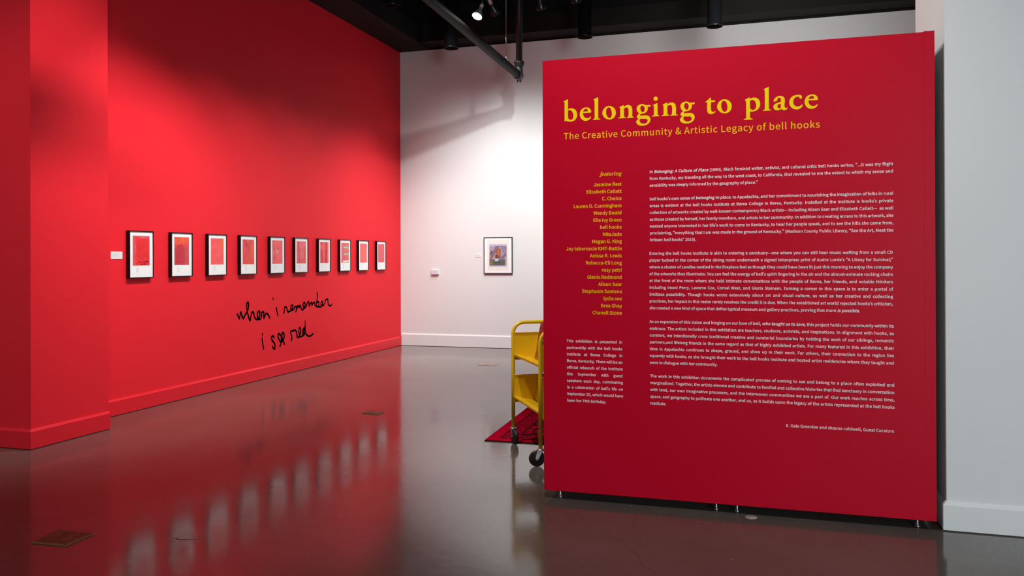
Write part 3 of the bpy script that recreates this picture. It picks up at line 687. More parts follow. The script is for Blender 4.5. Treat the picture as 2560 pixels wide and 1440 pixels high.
TITLE = {
 'b': '1284,23406 1572,23517 1570,22908 1588,22916 1607,22926 1627,22935 1647,22944 1668,22950 1693,22956 1719,22959 1746,22961 1772,22961 1798,22959 1828,22954 1858,22947 1888,22938 1917,22926 1944,22912 1972,22894 1999,22872 2025,22847 2047,22821 2067,22794 2088,22756 2104,22715 2116,22671 2124,22627 2128,22584 2128,22543 2125,22500 2118,22458 2107,22417 2091,22380 2074,22349 2054,22319 2031,22291 2005,22265 1977,22243 1951,22225 1922,22210 1891,22197 1859,22186 1828,22177 1796,22171 1764,22167 1731,22165 1698,22165 1665,22167 1639,22169 1613,22173 1586,22179 1560,22185 1535,22192 1515,22200 1494,22208 1474,22216 1455,22225 1437,22233 1371,22195 1359,22243 1363,23328 1359,23337 1355,23347 1351,23357 1346,23366 1340,23374 1331,23382 1319,23389 1307,23395 1295,23401/1570,22828 1581,22833 1592,22839 1604,22845 1616,22850 1628,22854 1644,22856 1660,22857 1676,22857 1691,22855 1707,22852 1728,22845 1749,22833 1769,22819 1787,22803 1804,22787 1823,22764 1840,22738 1855,22711 1867,22683 1878,22655 1888,22624 1896,22592 1901,22559 1904,22527 1904,22495 1901,22465 1898,22434 1891,22404 1881,22376 1867,22350 1855,22334 1841,22318 1825,22303 1807,22290 1789,22281 1773,22276 1756,22272 1739,22271 1721,22271 1704,22273 1686,22279 1668,22287 1651,22299 1634,22312 1620,22325 1606,22342 1595,22362 1586,22384 1577,22404 1568,22423',
 'e': '2960,22634 2484,22641 2486,22618 2487,22592 2490,22567 2493,22541 2499,22517 2508,22492 2519,22467 2532,22442 2547,22420 2563,22399 2581,22381 2602,22364 2623,22349 2646,22336 2669,22327 2694,22321 2720,22317 2746,22317 2773,22319 2798,22323 2818,22329 2838,22336 2858,22345 2876,22355 2894,22366 2908,22376 2922,22387 2935,22399 2947,22411 2959,22422 2971,22387 2965,22371 2958,22354 2950,22336 2942,22319 2933,22303 2918,22285 2902,22267 2884,22251 2865,22236 2846,22223 2825,22211 2803,22200 2780,22191 2757,22184 2733,22178 2708,22173 2682,22170 2656,22169 2630,22169 2604,22172 2574,22178 2544,22187 2514,22199 2486,22214 2459,22230 2433,22251 2408,22274 2385,22301 2365,22328 2347,22357 2330,22388 2317,22422 2306,22457 2298,22493 2293,22528 2290,22563 2291,22598 2295,22633 2301,22668 2309,22701 2319,22731 2332,22760 2346,22789 2362,22816 2381,22840 2403,22863 2427,22884 2454,22904 2482,22920 2510,22934 2544,22947 2579,22956 2615,22963 2652,22966 2688,22966 2721,22962 2754,22957 2788,22949 2819,22937 2848,22922 2873,22904 2896,22883 2917,22860 2936,22834 2951,22808 2960,22787 2967,22765 2973,22742 2976,22719 2976,22696 2974,22684 2971,22671 2967,22658 2963,22646/2490,22720 2497,22735 2504,22752 2511,22769 2520,22785 2529,22800 2540,22814 2551,22827 2563,22840 2577,22851 2591,22860 2605,22868 2621,22875 2638,22880 2655,22884 2671,22884 2687,22882 2703,22878 2718,22872 2733,22864 2745,22855 2755,22844 2764,22830 2772,22816 2777,22801 2780,22786 2781,22779 2781,22771 2781,22763 2779,22755 2777,22748 2773,22743 2767,22738 2760,22733 2754,22729 2748,22725',
 'l': '3116,23409 3404,23530 3403,22310 3407,22302 3412,22293 3417,22284 3422,22275 3428,22268 3444,22257 3463,22251 3484,22247 3505,22244 3524,22241 3524,22203 3086,22194 3086,22235 3102,22241 3120,22246 3137,22251 3153,22259 3166,22269 3172,22277 3177,22285 3181,22295 3185,22304 3189,22312 3189,23300 3186,23312 3183,23325 3180,23337 3176,23350 3170,23361 3162,23372 3151,23382 3139,23391 3127,23400',
 'o': '4060,22972 4099,22968 4138,22960 4177,22948 4215,22933 4250,22914 4282,22892 4313,22867 4342,22838 4369,22807 4391,22775 4411,22738 4427,22699 4440,22659 4449,22617 4453,22577 4454,22539 4450,22501 4444,22463 4434,22426 4421,22391 4405,22357 4386,22324 4363,22292 4338,22264 4310,22240 4285,22224 4257,22210 4228,22198 4198,22189 4168,22182 4143,22177 4118,22175 4092,22174 4067,22174 4041,22176 4009,22180 3976,22187 3944,22196 3913,22208 3883,22222 3851,22241 3820,22264 3791,22289 3765,22317 3741,22346 3721,22373 3702,22402 3685,22432 3672,22463 3662,22495 3657,22516 3654,22537 3652,22559 3652,22581 3652,22602 3656,22634 3664,22666 3674,22698 3687,22728 3701,22757 3718,22786 3737,22813 3758,22840 3781,22864 3806,22886 3829,22904 3854,22920 3879,22935 3906,22948 3933,22958 3958,22964 3983,22969 4009,22972 4035,22973/4034,22892 4054,22888 4073,22878 4092,22864 4110,22849 4126,22834 4145,22810 4161,22782 4174,22752 4185,22722 4195,22692 4204,22660 4211,22627 4216,22593 4218,22560 4220,22527 4220,22495 4219,22463 4216,22431 4210,22400 4200,22371 4191,22350 4180,22329 4168,22309 4154,22291 4137,22277 4124,22270 4110,22264 4096,22259 4081,22256 4067,22256 4050,22260 4034,22267 4017,22277 4002,22289 3988,22301 3968,22321 3951,22345 3937,22371 3924,22398 3912,22424 3901,22455 3891,22487 3884,22519 3878,22551 3875,22584 3873,22615 3874,22647 3876,22679 3881,22710 3888,22740 3896,22766 3906,22791 3917,22816 3931,22838 3949,22856 3964,22867 3981,22877 3999,22886 4017,22891',
 'n': '4653,22863 4920,22979 4929,22863 4948,22877 4969,22891 4990,22906 5013,22920 5035,22932 5059,22942 5084,22951 5109,22958 5135,22963 5161,22965 5186,22965 5211,22963 5237,22959 5262,22952 5285,22943 5307,22930 5327,22915 5347,22898 5364,22879 5378,22859 5390,22837 5399,22812 5405,22785 5410,22759 5415,22733 5427,22648 5429,22562 5425,22475 5419,22391 5417,22312 5421,22303 5426,22294 5430,22284 5435,22275 5442,22267 5455,22258 5471,22252 5489,22248 5507,22245 5522,22241 5522,22204 5111,22201 5111,22241 5124,22246 5138,22250 5152,22254 5166,22260 5177,22269 5182,22276 5187,22284 5191,22292 5195,22301 5199,22308 5201,22378 5206,22453 5210,22530 5209,22607 5200,22682 5197,22701 5195,22721 5192,22740 5187,22758 5179,22774 5169,22786 5158,22798 5146,22809 5133,22818 5119,22824 5104,22828 5086,22829 5069,22827 5051,22824 5035,22820 5013,22812 4992,22801 4972,22788 4953,22774 4935,22763 4936,22322 4940,22315 4945,22306 4950,22298 4955,22290 4961,22283 4974,22275 4989,22269 5005,22265 5021,22262 5036,22258 5036,22214 4609,22205 4609,22246 4626,22251 4644,22255 4663,22259 4680,22266 4694,22276 4701,22284 4707,22294 4713,22305 4718,22315 4723,22324 4721,22762 4718,22773 4715,22785 4712,22797 4708,22809 4703,22820 4694,22830 4684,22839 4673,22847 4662,22855',
 'g': '6206,22896 6223,22893 6241,22891 6259,22890 6276,22889 6293,22888 6465,22896 6470,22890 6476,22883 6481,22876 6486,22868 6489,22861 6490,22847 6487,22832 6480,22817 6473,22802 6468,22788 6311,22797 6315,22779 6319,22761 6324,22741 6327,22722 6329,22703 6328,22681 6325,22659 6320,22637 6314,22616 6307,22596 6296,22571 6282,22547 6266,22525 6248,22504 6229,22485 6208,22469 6184,22454 6159,22442 6132,22432 6106,22424 6085,22420 6063,22419 6041,22418 6019,22417 5998,22414 5980,22411 5963,22408 5945,22404 5929,22398 5914,22391 5903,22384 5891,22376 5880,22368 5873,22359 5870,22350 5873,22343 5878,22335 5884,22328 5891,22320 5898,22314 5922,22301 5950,22297 5981,22299 6013,22302 6043,22303 6081,22303 6118,22305 6155,22306 6192,22306 6229,22302 6259,22298 6289,22292 6319,22285 6348,22275 6373,22261 6394,22244 6414,22224 6431,22202 6447,22178 6459,22154 6468,22131 6474,22107 6478,22081 6480,22056 6480,22032 6478,22005 6472,21977 6465,21951 6455,21925 6443,21901 6424,21873 6401,21847 6375,21824 6347,21802 6319,21783 6285,21764 6249,21748 6211,21734 6173,21724 6134,21715 6098,21709 6060,21706 6023,21704 5985,21705 5948,21709 5913,21715 5878,21723 5843,21733 5809,21747 5778,21764 5754,21781 5730,21801 5707,21823 5688,21847 5673,21872 5666,21889 5659,21908 5654,21927 5652,21946 5652,21963 5656,21982 5664,22000 5674,22017 5686,22033 5699,22048 5717,22065 5737,22080 5760,22093 5781,22105 5801,22117 5784,22128 5764,22138 5744,22150 5726,22163 5712,22178 5703,22192 5696,22208 5691,22225 5688,22241 5687,22257 5690,22272 5696,22286 5704,22300 5713,22314 5722,22327 5740,22350 5761,22371 5784,22390 5807,22409 5827,22427 5811,22445 5792,22465 5774,22485 5756,22506 5741,22528 5726,22553 5712,22580 5701,22608 5692,22636 5686,22665 5682,22694 5682,22724 5684,22754 5689,22783 5699,22810 5710,22832 5726,22854 5743,22874 5763,22892 5783,22908 5806,22923 5832,22936 5860,22947 5888,22956 5916,22962 5945,22967 5974,22971 6003,22972 6033,22970 6061,22966 6091,22956 6120,22940 6148,22923 6176,22907/6012,22885 6029,22882 6047,22876 6065,22866 6081,22855 6095,22843 6109,22826 6121,22806 6131,22784 6138,22761 6144,22738 6149,22712 6151,22686 6151,22659 6149,22633 6143,22608 6138,22586 6130,22564 6121,22543 6109,22525 6094,22511 6082,22506 6069,22501 6055,22497 6042,22496 6029,22496 6013,22501 5997,22510 5982,22521 5967,22534 5955,22547 5939,22568 5926,22591 5916,22616 5909,22642 5903,22668 5898,22694 5895,22721 5894,22748 5897,22774 5903,22798 5909,22814 5916,22829 5925,22844 5935,22857 5947,22867 5958,22874 5971,22879 5985,22883 5998,22885/5913,22118 5941,22124 5973,22122 6007,22114 6041,22105 6074,22100 6105,22100 6137,22104 6169,22107 6200,22106 6228,22098 6244,22089 6261,22079 6277,22067 6291,22053 6302,22038 6309,22022 6313,22004 6316,21984 6316,21965 6314,21948 6308,21929 6298,21911 6286,21893 6272,21878 6258,21864 6237,21850 6213,21839 6187,21830 6161,21825 6134,21821 6110,21819 6085,21818 6060,21820 6035,21824 6011,21830 5987,21838 5964,21849 5942,21861 5921,21875 5903,21891 5888,21908 5874,21926 5862,21946 5853,21967 5847,21988 5846,22005 5846,22023 5848,22041 5853,22059 5860,22074 5868,22085 5878,22094 5889,22103 5901,22111',
 'i': '6786,23363 6804,23360 6822,23354 6841,23345 6857,23333 6871,23321 6883,23306 6893,23288 6901,23269 6906,23250 6908,23232 6906,23214 6901,23196 6893,23178 6882,23161 6871,23148 6857,23137 6840,23128 6822,23121 6803,23117 6785,23116 6767,23119 6748,23125 6730,23134 6713,23145 6699,23158 6688,23173 6678,23190 6670,23209 6665,23229 6663,23247 6665,23265 6670,23283 6678,23301 6688,23318 6700,23331 6714,23342 6731,23351 6749,23358 6768,23362/6615,22872 6885,22983 6898,22319 6902,22311 6907,22302 6911,22293 6916,22285 6922,22277 6935,22269 6949,22263 6965,22259 6981,22256 6996,22252 6995,22212 6573,22210 6573,22250 6590,22254 6609,22257 6628,22261 6645,22267 6659,22276 6665,22284 6670,22293 6675,22303 6679,22312 6684,22321 6685,22763 6683,22775 6680,22788 6677,22802 6673,22814 6667,22826 6659,22837 6648,22846 6637,22855 6626,22864',
 't': '9598,22870 9874,23109 9909,23110 9917,22952 10114,22946 10120,22942 10126,22938 10132,22933 10137,22928 10141,22923 10143,22912 10140,22898 10134,22884 10128,22871 10123,22858 9917,22852 9914,22779 9909,22702 9905,22622 9905,22542 9912,22464 9915,22441 9918,22418 9921,22395 9926,22373 9936,22354 9946,22339 9960,22325 9974,22312 9990,22302 10006,22295 10022,22293 10038,22295 10055,22299 10072,22304 10088,22309 10104,22313 10119,22319 10134,22324 10148,22330 10162,22335 10159,22324 10157,22313 10155,22301 10151,22289 10147,22278 10134,22259 10117,22242 10096,22228 10074,22216 10053,22205 10028,22195 10002,22186 9975,22181 9947,22177 9920,22176 9896,22176 9871,22178 9847,22181 9824,22188 9802,22197 9785,22209 9769,22224 9753,22241 9740,22259 9729,22277 9719,22302 9713,22330 9710,22358 9708,22387 9706,22415 9699,22504 9698,22594 9701,22683 9705,22770 9707,22852 9613,22848',
 'p': '11764,22875 12037,23002 12045,22900 12061,22910 12078,22922 12095,22933 12113,22943 12131,22952 12159,22961 12187,22968 12216,22972 12246,22974 12275,22973 12307,22970 12340,22963 12372,22953 12403,22941 12432,22925 12460,22904 12486,22880 12511,22852 12533,22823 12551,22793 12566,22759 12579,22723 12588,22686 12593,22648 12596,22611 12595,22575 12591,22539 12584,22503 12573,22467 12561,22434 12545,22402 12527,22372 12506,22342 12483,22315 12458,22291 12430,22270 12400,22251 12367,22235 12334,22221 12300,22210 12273,22204 12244,22200 12215,22197 12186,22195 12157,22194 12134,22194 12110,22195 12087,22196 12064,22197 12042,22198 12041,21866 12048,21857 12055,21847 12062,21837 12070,21827 12078,21819 12097,21809 12119,21804 12143,21802 12166,21801 12187,21798 12187,21748 11710,21740 11710,21788 11729,21792 11750,21796 11772,21801 11791,21808 11808,21818 11815,21826 11822,21835 11828,21844 11834,21853 11840,21862 11835,22751 11831,22763 11827,22775 11823,22788 11818,22801 11812,22812 11804,22826 11794,22839 11783,22852 11773,22864/12045,22805 12061,22814 12078,22825 12095,22836 12113,22845 12131,22850 12154,22851 12177,22848 12201,22842 12224,22833 12246,22823 12270,22805 12292,22782 12312,22756 12330,22728 12345,22700 12358,22669 12368,22636 12376,22602 12380,22568 12382,22534 12381,22500 12377,22466 12371,22432 12361,22400 12347,22372 12331,22349 12312,22327 12291,22307 12268,22292 12243,22282 12227,22279 12210,22279 12192,22280 12174,22282 12157,22287 12140,22294 12124,22304 12108,22315 12093,22328 12080,22342 12071,22356 12063,22372 12056,22388 12050,22404 12043,22419',
 'a': '13311,22742 13313,22764 13322,22786 13336,22808 13352,22829 13368,22848 13387,22871 13408,22893 13431,22913 13456,22930 13481,22945 13507,22957 13535,22966 13564,22973 13593,22978 13622,22981 13650,22981 13679,22980 13708,22976 13736,22970 13762,22960 13785,22950 13808,22937 13830,22922 13850,22905 13866,22886 13877,22865 13886,22841 13892,22816 13897,22791 13902,22766 13908,22691 13902,22615 13891,22539 13884,22463 13892,22388 13895,22374 13897,22359 13900,22344 13904,22331 13911,22319 13918,22311 13927,22303 13936,22296 13946,22291 13956,22287 13973,22286 13992,22292 14010,22302 14029,22312 14045,22320 14045,22311 14045,22300 14045,22290 14044,22280 14042,22270 14035,22254 14025,22240 14012,22227 13998,22216 13983,22206 13963,22195 13941,22186 13918,22180 13895,22177 13871,22176 13851,22178 13831,22181 13811,22186 13791,22193 13773,22203 13759,22213 13746,22225 13733,22238 13721,22251 13709,22262 13695,22252 13680,22241 13665,22230 13649,22219 13633,22210 13609,22201 13584,22194 13558,22190 13532,22188 13506,22188 13480,22190 13453,22194 13426,22201 13401,22211 13379,22225 13361,22241 13345,22262 13330,22284 13318,22308 13309,22332 13304,22353 13301,22374 13300,22395 13301,22416 13304,22436 13310,22455 13318,22474 13328,22491 13340,22508 13352,22523 13373,22541 13398,22555 13425,22566 13453,22576 13480,22586 13510,22597 13541,22606 13572,22614 13604,22622 13635,22631 13647,22635 13660,22639 13673,22643 13685,22647 13696,22651 13698,22671 13700,22693 13701,22716 13702,22738 13700,22760 13697,22779 13694,22799 13689,22818 13682,22836 13672,22850 13662,22860 13649,22869 13635,22876 13621,22881 13607,22884 13594,22884 13580,22881 13566,22876 13553,22869 13543,22861 13532,22846 13526,22827 13522,22805 13517,22784 13508,22765 13500,22754 13490,22743 13480,22733 13469,22723 13458,22715 13434,22701 13406,22688 13378,22679 13352,22677 13333,22687 13327,22695 13322,22706 13317,22718 13313,22730/13696,22547 13676,22544 13655,22542 13633,22539 13611,22534 13592,22527 13576,22517 13560,22506 13546,22493 13533,22478 13524,22462 13519,22447 13515,22431 13513,22413 13513,22396 13515,22380 13521,22363 13528,22346 13538,22330 13550,22316 13563,22306 13575,22301 13590,22298 13605,22296 13619,22297 13633,22299 13647,22304 13660,22312 13672,22322 13684,22332 13695,22340',
 'c': '14688,22778 14682,22789 14679,22803 14677,22817 14674,22832 14669,22844 14658,22855 14643,22865 14627,22873 14610,22879 14594,22883 14574,22886 14554,22885 14533,22881 14513,22876 14494,22869 14470,22857 14447,22841 14426,22823 14407,22803 14391,22781 14377,22756 14366,22729 14358,22700 14352,22671 14348,22642 14347,22609 14347,22575 14351,22541 14359,22509 14370,22479 14383,22455 14399,22431 14417,22409 14437,22390 14458,22373 14481,22360 14506,22349 14532,22341 14558,22336 14583,22334 14609,22335 14635,22340 14660,22348 14685,22357 14708,22368 14731,22381 14753,22396 14774,22413 14795,22429 14814,22444 14842,22422 14835,22401 14829,22379 14823,22357 14815,22335 14805,22315 14786,22289 14763,22265 14737,22244 14709,22226 14680,22211 14649,22198 14616,22190 14582,22184 14547,22182 14513,22182 14482,22184 14451,22189 14420,22197 14389,22207 14360,22220 14329,22238 14299,22259 14271,22284 14245,22311 14222,22340 14201,22370 14184,22402 14168,22436 14156,22471 14147,22506 14142,22538 14140,22571 14140,22604 14143,22637 14148,22668 14156,22706 14169,22742 14184,22778 14202,22811 14224,22841 14249,22868 14278,22893 14310,22914 14343,22933 14377,22950 14409,22962 14442,22972 14476,22981 14510,22986 14544,22989 14575,22990 14606,22990 14637,22987 14667,22982 14697,22974 14716,22968 14735,22962 14754,22954 14770,22944 14783,22931 14789,22918 14794,22904 14797,22889 14798,22874 14799,22859 14799,22842 14797,22824 14794,22807 14788,22791 14779,22778 14773,22771 14765,22765 14756,22760 14747,22756 14738,22754 14728,22755 14717,22758 14706,22764 14696,22770',
}
TITLE_PLACES = [('b', 0.0), ('e', 0.0), ('l', 0.0), ('o', 0.0), ('n', 0.0), ('g', 0.0), ('i', 0.0), ('n', 0.2519), ('g', 0.2517), ('t', 0.0), ('o', 0.6599), ('p', 0.0), ('l', 0.9654), ('a', 0.0), ('c', 0.0), ('e', 1.2652)]
SCRIPT_UPPER = ['8025,820 8029,815 8033,811 8037,806 8041,801 8047,790 8053,779 8059,769 8064,764 8069,768 8074,781 8078,797 8083,811 8086,819 8089,828 8092,835 8096,839 8100,835 8104,823 8109,809 8114,796 8121,784 8129,771 8137,760 8144,756 8149,760 8153,768 8157,778 8162,786 8168,792 8175,798 8182,804 8189,810 8196,816 8203,821 8210,827 8216,833 8224,844 8230,855 8234,867 8238,878 8241,888 8243,898 8245,907 8244,917 8242,925 8240,934 8237,941 8231,944 8227,943 8222,941 8217,939 8213,937 8207,930 8205,920 8206,910 8207,900 8207,885 8209,870 8212,856 8216,841 8221,826 8227,811 8234,796 8241,781 8249,763 8258,744 8266,729 8273,723 8278,729 8281,741 8285,757 8289,771 8293,785 8295,799 8301,812 8314,821 8319,823 8323,824 8327,825 8331,826 8338,823 8342,816 8345,807 8348,800 8352,789 8355,779 8358,769 8364,759 8371,751 8378,743 8387,736 8398,731 8406,730 8415,730 8423,730 8431,731 8442,736 8450,745 8455,755 8460,766 8465,775 8470,785 8473,795 8471,805 8468,811 8464,819 8458,824 8452,827 8446,826 8439,823 8432,818 8427,814 8421,806 8419,796 8419,785 8420,775 8422,765 8424,755 8429,745 8437,737 8444,733 8454,729 8463,726 8471,725 8479,727 8486,734 8492,742 8497,750 8504,769 8505,791 8509,809 8525,815 8530,814 8534,813 8539,811 8543,810 8553,802 8554,791 8551,778 8550,766 8550,756 8550,745 8551,736 8552,732 8556,735 8561,744 8568,755 8574,764 8581,772 8588,780 8596,787 8606,789 8612,788 8620,786 8627,782 8633,779 8641,773 8646,766 8651,759 8656,752 8662,745 8669,738 8675,731 8680,724', '8749,967 8749,965 8749,961 8749,957 8749,955', '8816,846 8818,839 8822,827 8826,814 8830,802 8837,785 8845,767 8853,752 8857,743', '8982,761 8985,770 8989,779 8994,789 8998,798 8998,811 8996,824 8997,835 9007,841 9012,842 9019,842 9026,842 9032,841 9038,839 9043,835 9047,831 9051,827 9055,821 9057,814 9058,808 9061,801 9065,795 9069,787 9075,781 9082,777 9091,777 9101,778 9111,779 9121,781 9133,785 9144,790 9154,796 9164,802 9175,810 9186,818 9194,827 9196,836 9195,842 9193,849 9189,855 9183,858 9177,858 9169,856 9161,854 9155,851 9147,845 9143,836 9143,826 9144,818 9147,810 9152,802 9157,795 9165,791 9174,791 9185,794 9197,797 9207,801 9217,807 9224,815 9232,823 9242,830 9248,832 9255,835 9262,837 9267,837 9273,834 9275,827 9275,818 9275,810 9274,797 9270,782 9266,771 9266,766 9269,770 9274,781 9281,794 9288,805 9295,817 9301,830 9309,840 9319,842 9323,840 9327,837 9331,834 9334,831 9337,827 9339,822 9340,818 9342,815 9345,819 9348,830 9352,841 9358,845 9362,843 9367,840 9371,836 9375,833 9382,824 9386,815 9389,805 9396,797 9402,791 9408,786 9416,782 9423,779 9434,781 9445,787 9455,797 9464,806 9476,818 9485,832 9490,846 9486,859 9481,865 9476,870 9470,875 9464,877 9458,875 9452,870 9447,864 9443,858 9439,849 9436,840 9437,830 9442,822 9448,816 9457,811 9466,806 9475,804 9486,805 9498,810 9509,817 9519,824 9528,834 9533,846 9538,857 9547,867 9553,872 9560,876 9567,880 9573,882 9579,878 9583,870 9586,860 9589,850 9591,840 9592,830 9593,821 9595,816 9599,820 9604,831 9610,845 9619,856 9627,860 9636,865 9645,869 9652,870 9658,863 9658,847 9657,831 9659,824 9664,828 9670,838 9678,850 9690,858 9698,860 9707,862 9716,863 9723,864 9731,858 9732,847 9732,834 9739,823 9745,820 9752,816 9759,813 9766,810', '9792,993 9795,984 9798,972 9802,957 9803,944 9801,927 9796,910 9790,894 9785,877 9781,863 9775,849 9772,835 9775,821 9779,814 9784,806 9790,799 9796,796 9805,797 9815,802 9824,808 9832,814 9840,823 9845,834 9846,845 9841,855 9835,860 9828,865 9821,870 9814,872 9808,870 9802,864 9796,858 9791,854', '9796,796 9805,797 9815,799 9825,800 9834,800 9845,799 9856,795 9866,792 9875,791 9889,794 9900,800 9911,809 9920,817 9931,825 9941,834 9948,843 9948,852 9945,857 9939,862 9933,867 9928,869 9921,868 9913,862 9907,855 9902,848 9898,839 9897,830 9898,820 9905,814 9914,810 9926,808 9939,806 9950,806 9964,809 9975,817 9985,826 9995,835 10004,849 10009,865 10016,879 10033,887 10043,888 10055,889 10067,889 10077,887 10085,881 10086,870 10085,857 10086,846 10089,835 10091,823 10097,812 10108,804 10117,800 10128,797 10139,795 10150,794 10165,796 10180,803 10193,811 10203,818']
SCRIPT_LOWER = ['8522,550 8522,548 8522,544 8522,540 8522,538', '8516,504 8517,494 8518,480 8521,462 8523,446 8529,423 8536,397 8542,376 8546,364', '8768,475 8764,483 8759,492 8752,499 8744,502 8737,502 8729,501 8722,498 8716,495 8711,490 8709,483 8710,476 8712,469 8717,460 8725,451 8735,443 8744,435 8753,426 8764,418 8773,409 8780,400 8785,392 8788,383 8790,374 8790,365 8788,356 8785,347 8780,340 8774,338 8768,340 8762,343 8756,348 8751,352 8745,358 8740,365 8737,372 8734,379', '8897,357 8898,364 8905,374 8914,385 8921,396 8924,407 8926,418 8927,430 8927,441 8926,457 8923,473 8916,489 8903,502 8896,507 8887,513 8879,517 8872,519 8865,517 8859,511 8854,504 8851,497 8851,486 8856,475 8863,464 8872,453 8879,442 8888,430 8899,420 8912,415 8922,414 8932,414 8943,416 8952,418 8965,424 8975,434 8981,445 8986,456 8991,469 8994,483 8992,496 8985,509 8979,514 8972,520 8965,525 8959,527 8952,525 8947,518 8943,510 8940,502 8938,491 8940,478 8945,465 8950,453 8955,441 8962,429 8969,417 8977,405 8984,396 8991,387 8998,378 8999,371', '9159,404 9161,413 9164,424 9167,435 9168,446 9161,469 9146,494 9138,515 9149,526 9158,527 9168,527 9178,526 9188,526 9205,528 9221,530 9237,532 9250,529 9257,525 9263,520 9269,514 9274,508 9279,499 9282,490 9284,480 9287,471 9290,459 9292,446 9297,435 9306,429 9315,430 9324,431 9334,434 9343,437 9354,445 9361,455 9366,467 9370,478 9375,491 9380,505 9381,518 9377,532 9372,539 9367,546 9361,552 9355,555 9350,553 9344,547 9339,539 9335,532 9332,519 9332,507 9336,493 9340,481 9344,467 9349,453 9357,441 9369,434 9379,434 9389,435 9400,437 9410,439 9427,448 9436,462 9442,478 9448,493 9458,507 9468,524 9474,537 9471,541 9465,539 9459,536 9452,533 9446,529 9436,521 9430,510 9428,499 9427,487 9427,474 9430,459 9436,447 9443,442 9450,445 9459,452 9468,460 9476,468 9482,482 9485,496 9485,511 9486,526 9488,555 9490,585 9489,612 9485,632', '9484,541 9482,531 9483,518 9487,503 9492,489 9498,478 9504,466 9512,455 9524,446 9537,438 9553,431 9569,425 9586,422 9601,421 9616,422 9632,424 9645,427 9660,431 9674,437 9685,443 9694,449']


# ------------------------------------------------------------------ the setting
XW, YB, ZT = -5.719, 12.496, 4.898     # red wall plane, back wall plane, top of the painted walls
ZC = 6.2                               # black ceiling
YF, XR = -5.0, 6.0                     # front wall behind the camera, far right wall
XP, YP0, YP1 = -5.324, 4.894, 5.67     # projecting pier: side plane, front plane, far end
XRW, YRW, YRW2 = 0.953, 4.80, 5.62     # white wall block on the right

struct('floor', MB().box((-9, YF - 0.3, -0.2), (XR + 0.3, YB + 0.3, 0)), M['floor'])
struct('ceiling', MB().box((-9, YF - 0.3, ZC), (XR + 0.3, YB + 0.3, ZC + 0.2)), M['black'])
struct('wall_left', MB().box((XW - 0.2, YP0 + 0.3, 0), (XW, YB, ZT)), M['red_wall'])
struct('wall_left_upper', MB().box((XW - 0.2, YP0 + 0.3, ZT), (XW, YB + 0.2, ZC)), M['black'])
struct('wall_left_front', MB().box((-9, YP0, 0), (XP, YP1, ZC)), M['red_wall'])
struct('wall_back', MB().box((XW - 0.2, YB, 0), (XR + 0.3, YB + 0.2, ZT)), M['white_wall'])
struct('wall_back_upper', MB().box((XW - 0.2, YB, ZT), (XR + 0.3, YB + 0.2, ZC)), M['black'])
struct('wall_right', MB().box((XRW, YRW, 0), (XR, YRW2, ZC)), M['white_wall'])
struct('wall_far_right', MB().box((XR, YF, 0), (XR + 0.3, YB + 0.2, ZC)), M['white_wall'])
struct('wall_far_left', MB().box((-9.2, YF, 0), (-9, YP0 + 0.3, ZC)), M['white_wall'])
# front wall with an opening made up to go with the area fill
WX0, WX1, WZ0, WZ1 = 3.0, 5.9, 0.4, 3.4
fwl = MB()
fwl.box((-9.2, YF - 0.2, 0), (WX0, YF, ZC))
fwl.box((WX1, YF - 0.2, 0), (XR + 0.3, YF, ZC))
fwl.box((WX0, YF - 0.2, 0), (WX1, YF, WZ0))
fwl.box((WX0, YF - 0.2, WZ1), (WX1, YF, ZC))
struct('wall_front', fwl, M['white_wall'])
wn = MB()
for k in range(5):
    x = WX0 + (WX1 - WX0) * k / 4
    wn.box((x - 0.03, YF - 0.14, WZ0), (x + 0.03, YF - 0.08, WZ1))
for z in (WZ0, WZ1):
    wn.box((WX0, YF - 0.14, z - 0.03), (WX1, YF - 0.08, z + 0.03))
win = struct('window_1', wn, M['frame_black'])  # unseen window frame, added to dress the area fill
MB().box((WX0, YF - 0.115, WZ0), (WX1, YF - 0.109, WZ1)).build('window_pane', M['glass'], win)

BP = [(0, 0.006), (0.02, 0.006), (0.02, 0.136), (0.005, 0.154), (0, 0.154)]
struct('baseboard_left', MB().prism(BP, lambda a, b, t: (XW + a, t, b), YP1 + 0.002, YB), M['red_trim'])
bb = MB()
bb.prism(BP, lambda a, b, t: (XP + a, t - (0 if t > 5 else a), b), YP0, YP1)
bb.prism([(0, 0.006), (0.02, 0.006), (0.02, 0.15), (0, 0.15)], lambda a, b, t: (t, YP1 + a - 0.02 * 0, b), XW + 0.05, XP + 0.0)
bb.prism(BP, lambda a, b, t: (t + (a if t > -6 else 0), YP0 - a, b), -9, XP)
struct('baseboard_left_front', bb, M['red_trim'])
BW = [(0, 0.006), (0.02, 0.006), (0.02, 0.185), (0.005, 0.205), (0, 0.205)]
struct('baseboard_back', MB().prism(BW, lambda a, b, t: (t, YB - a, b), XW + 0.02, XR), M['white_trim'])
br = MB()
br.prism(BP, lambda a, b, t: (t - (a if t < 2 else 0), YRW - a, b), XRW, XR)
br.prism(BP, lambda a, b, t: (XRW - a, t - (a if t < 5 else 0), b), YRW, YRW2)
struct('baseboard_right', br, M['white_trim'])

# black soffits above the painted walls and the ceiling beams
struct('trim_1', MB().box((XW, YP1, ZT + 0.002), (XW + 0.54, YB, ZT + 0.30)), M['black_soffit'])
struct('trim_2', MB().box((XW + 0.54, YB - 0.42, ZT + 0.03), (XR, YB, ZT + 0.30)), M['black_soffit'])
for i, x in enumerate((-4.2, -1.0, 2.2)):
    struct('trim_%d' % (3 + i), MB().box((x - 0.12, -2, 5.55), (x + 0.12, YB - 0.42, ZC)), M['black'])

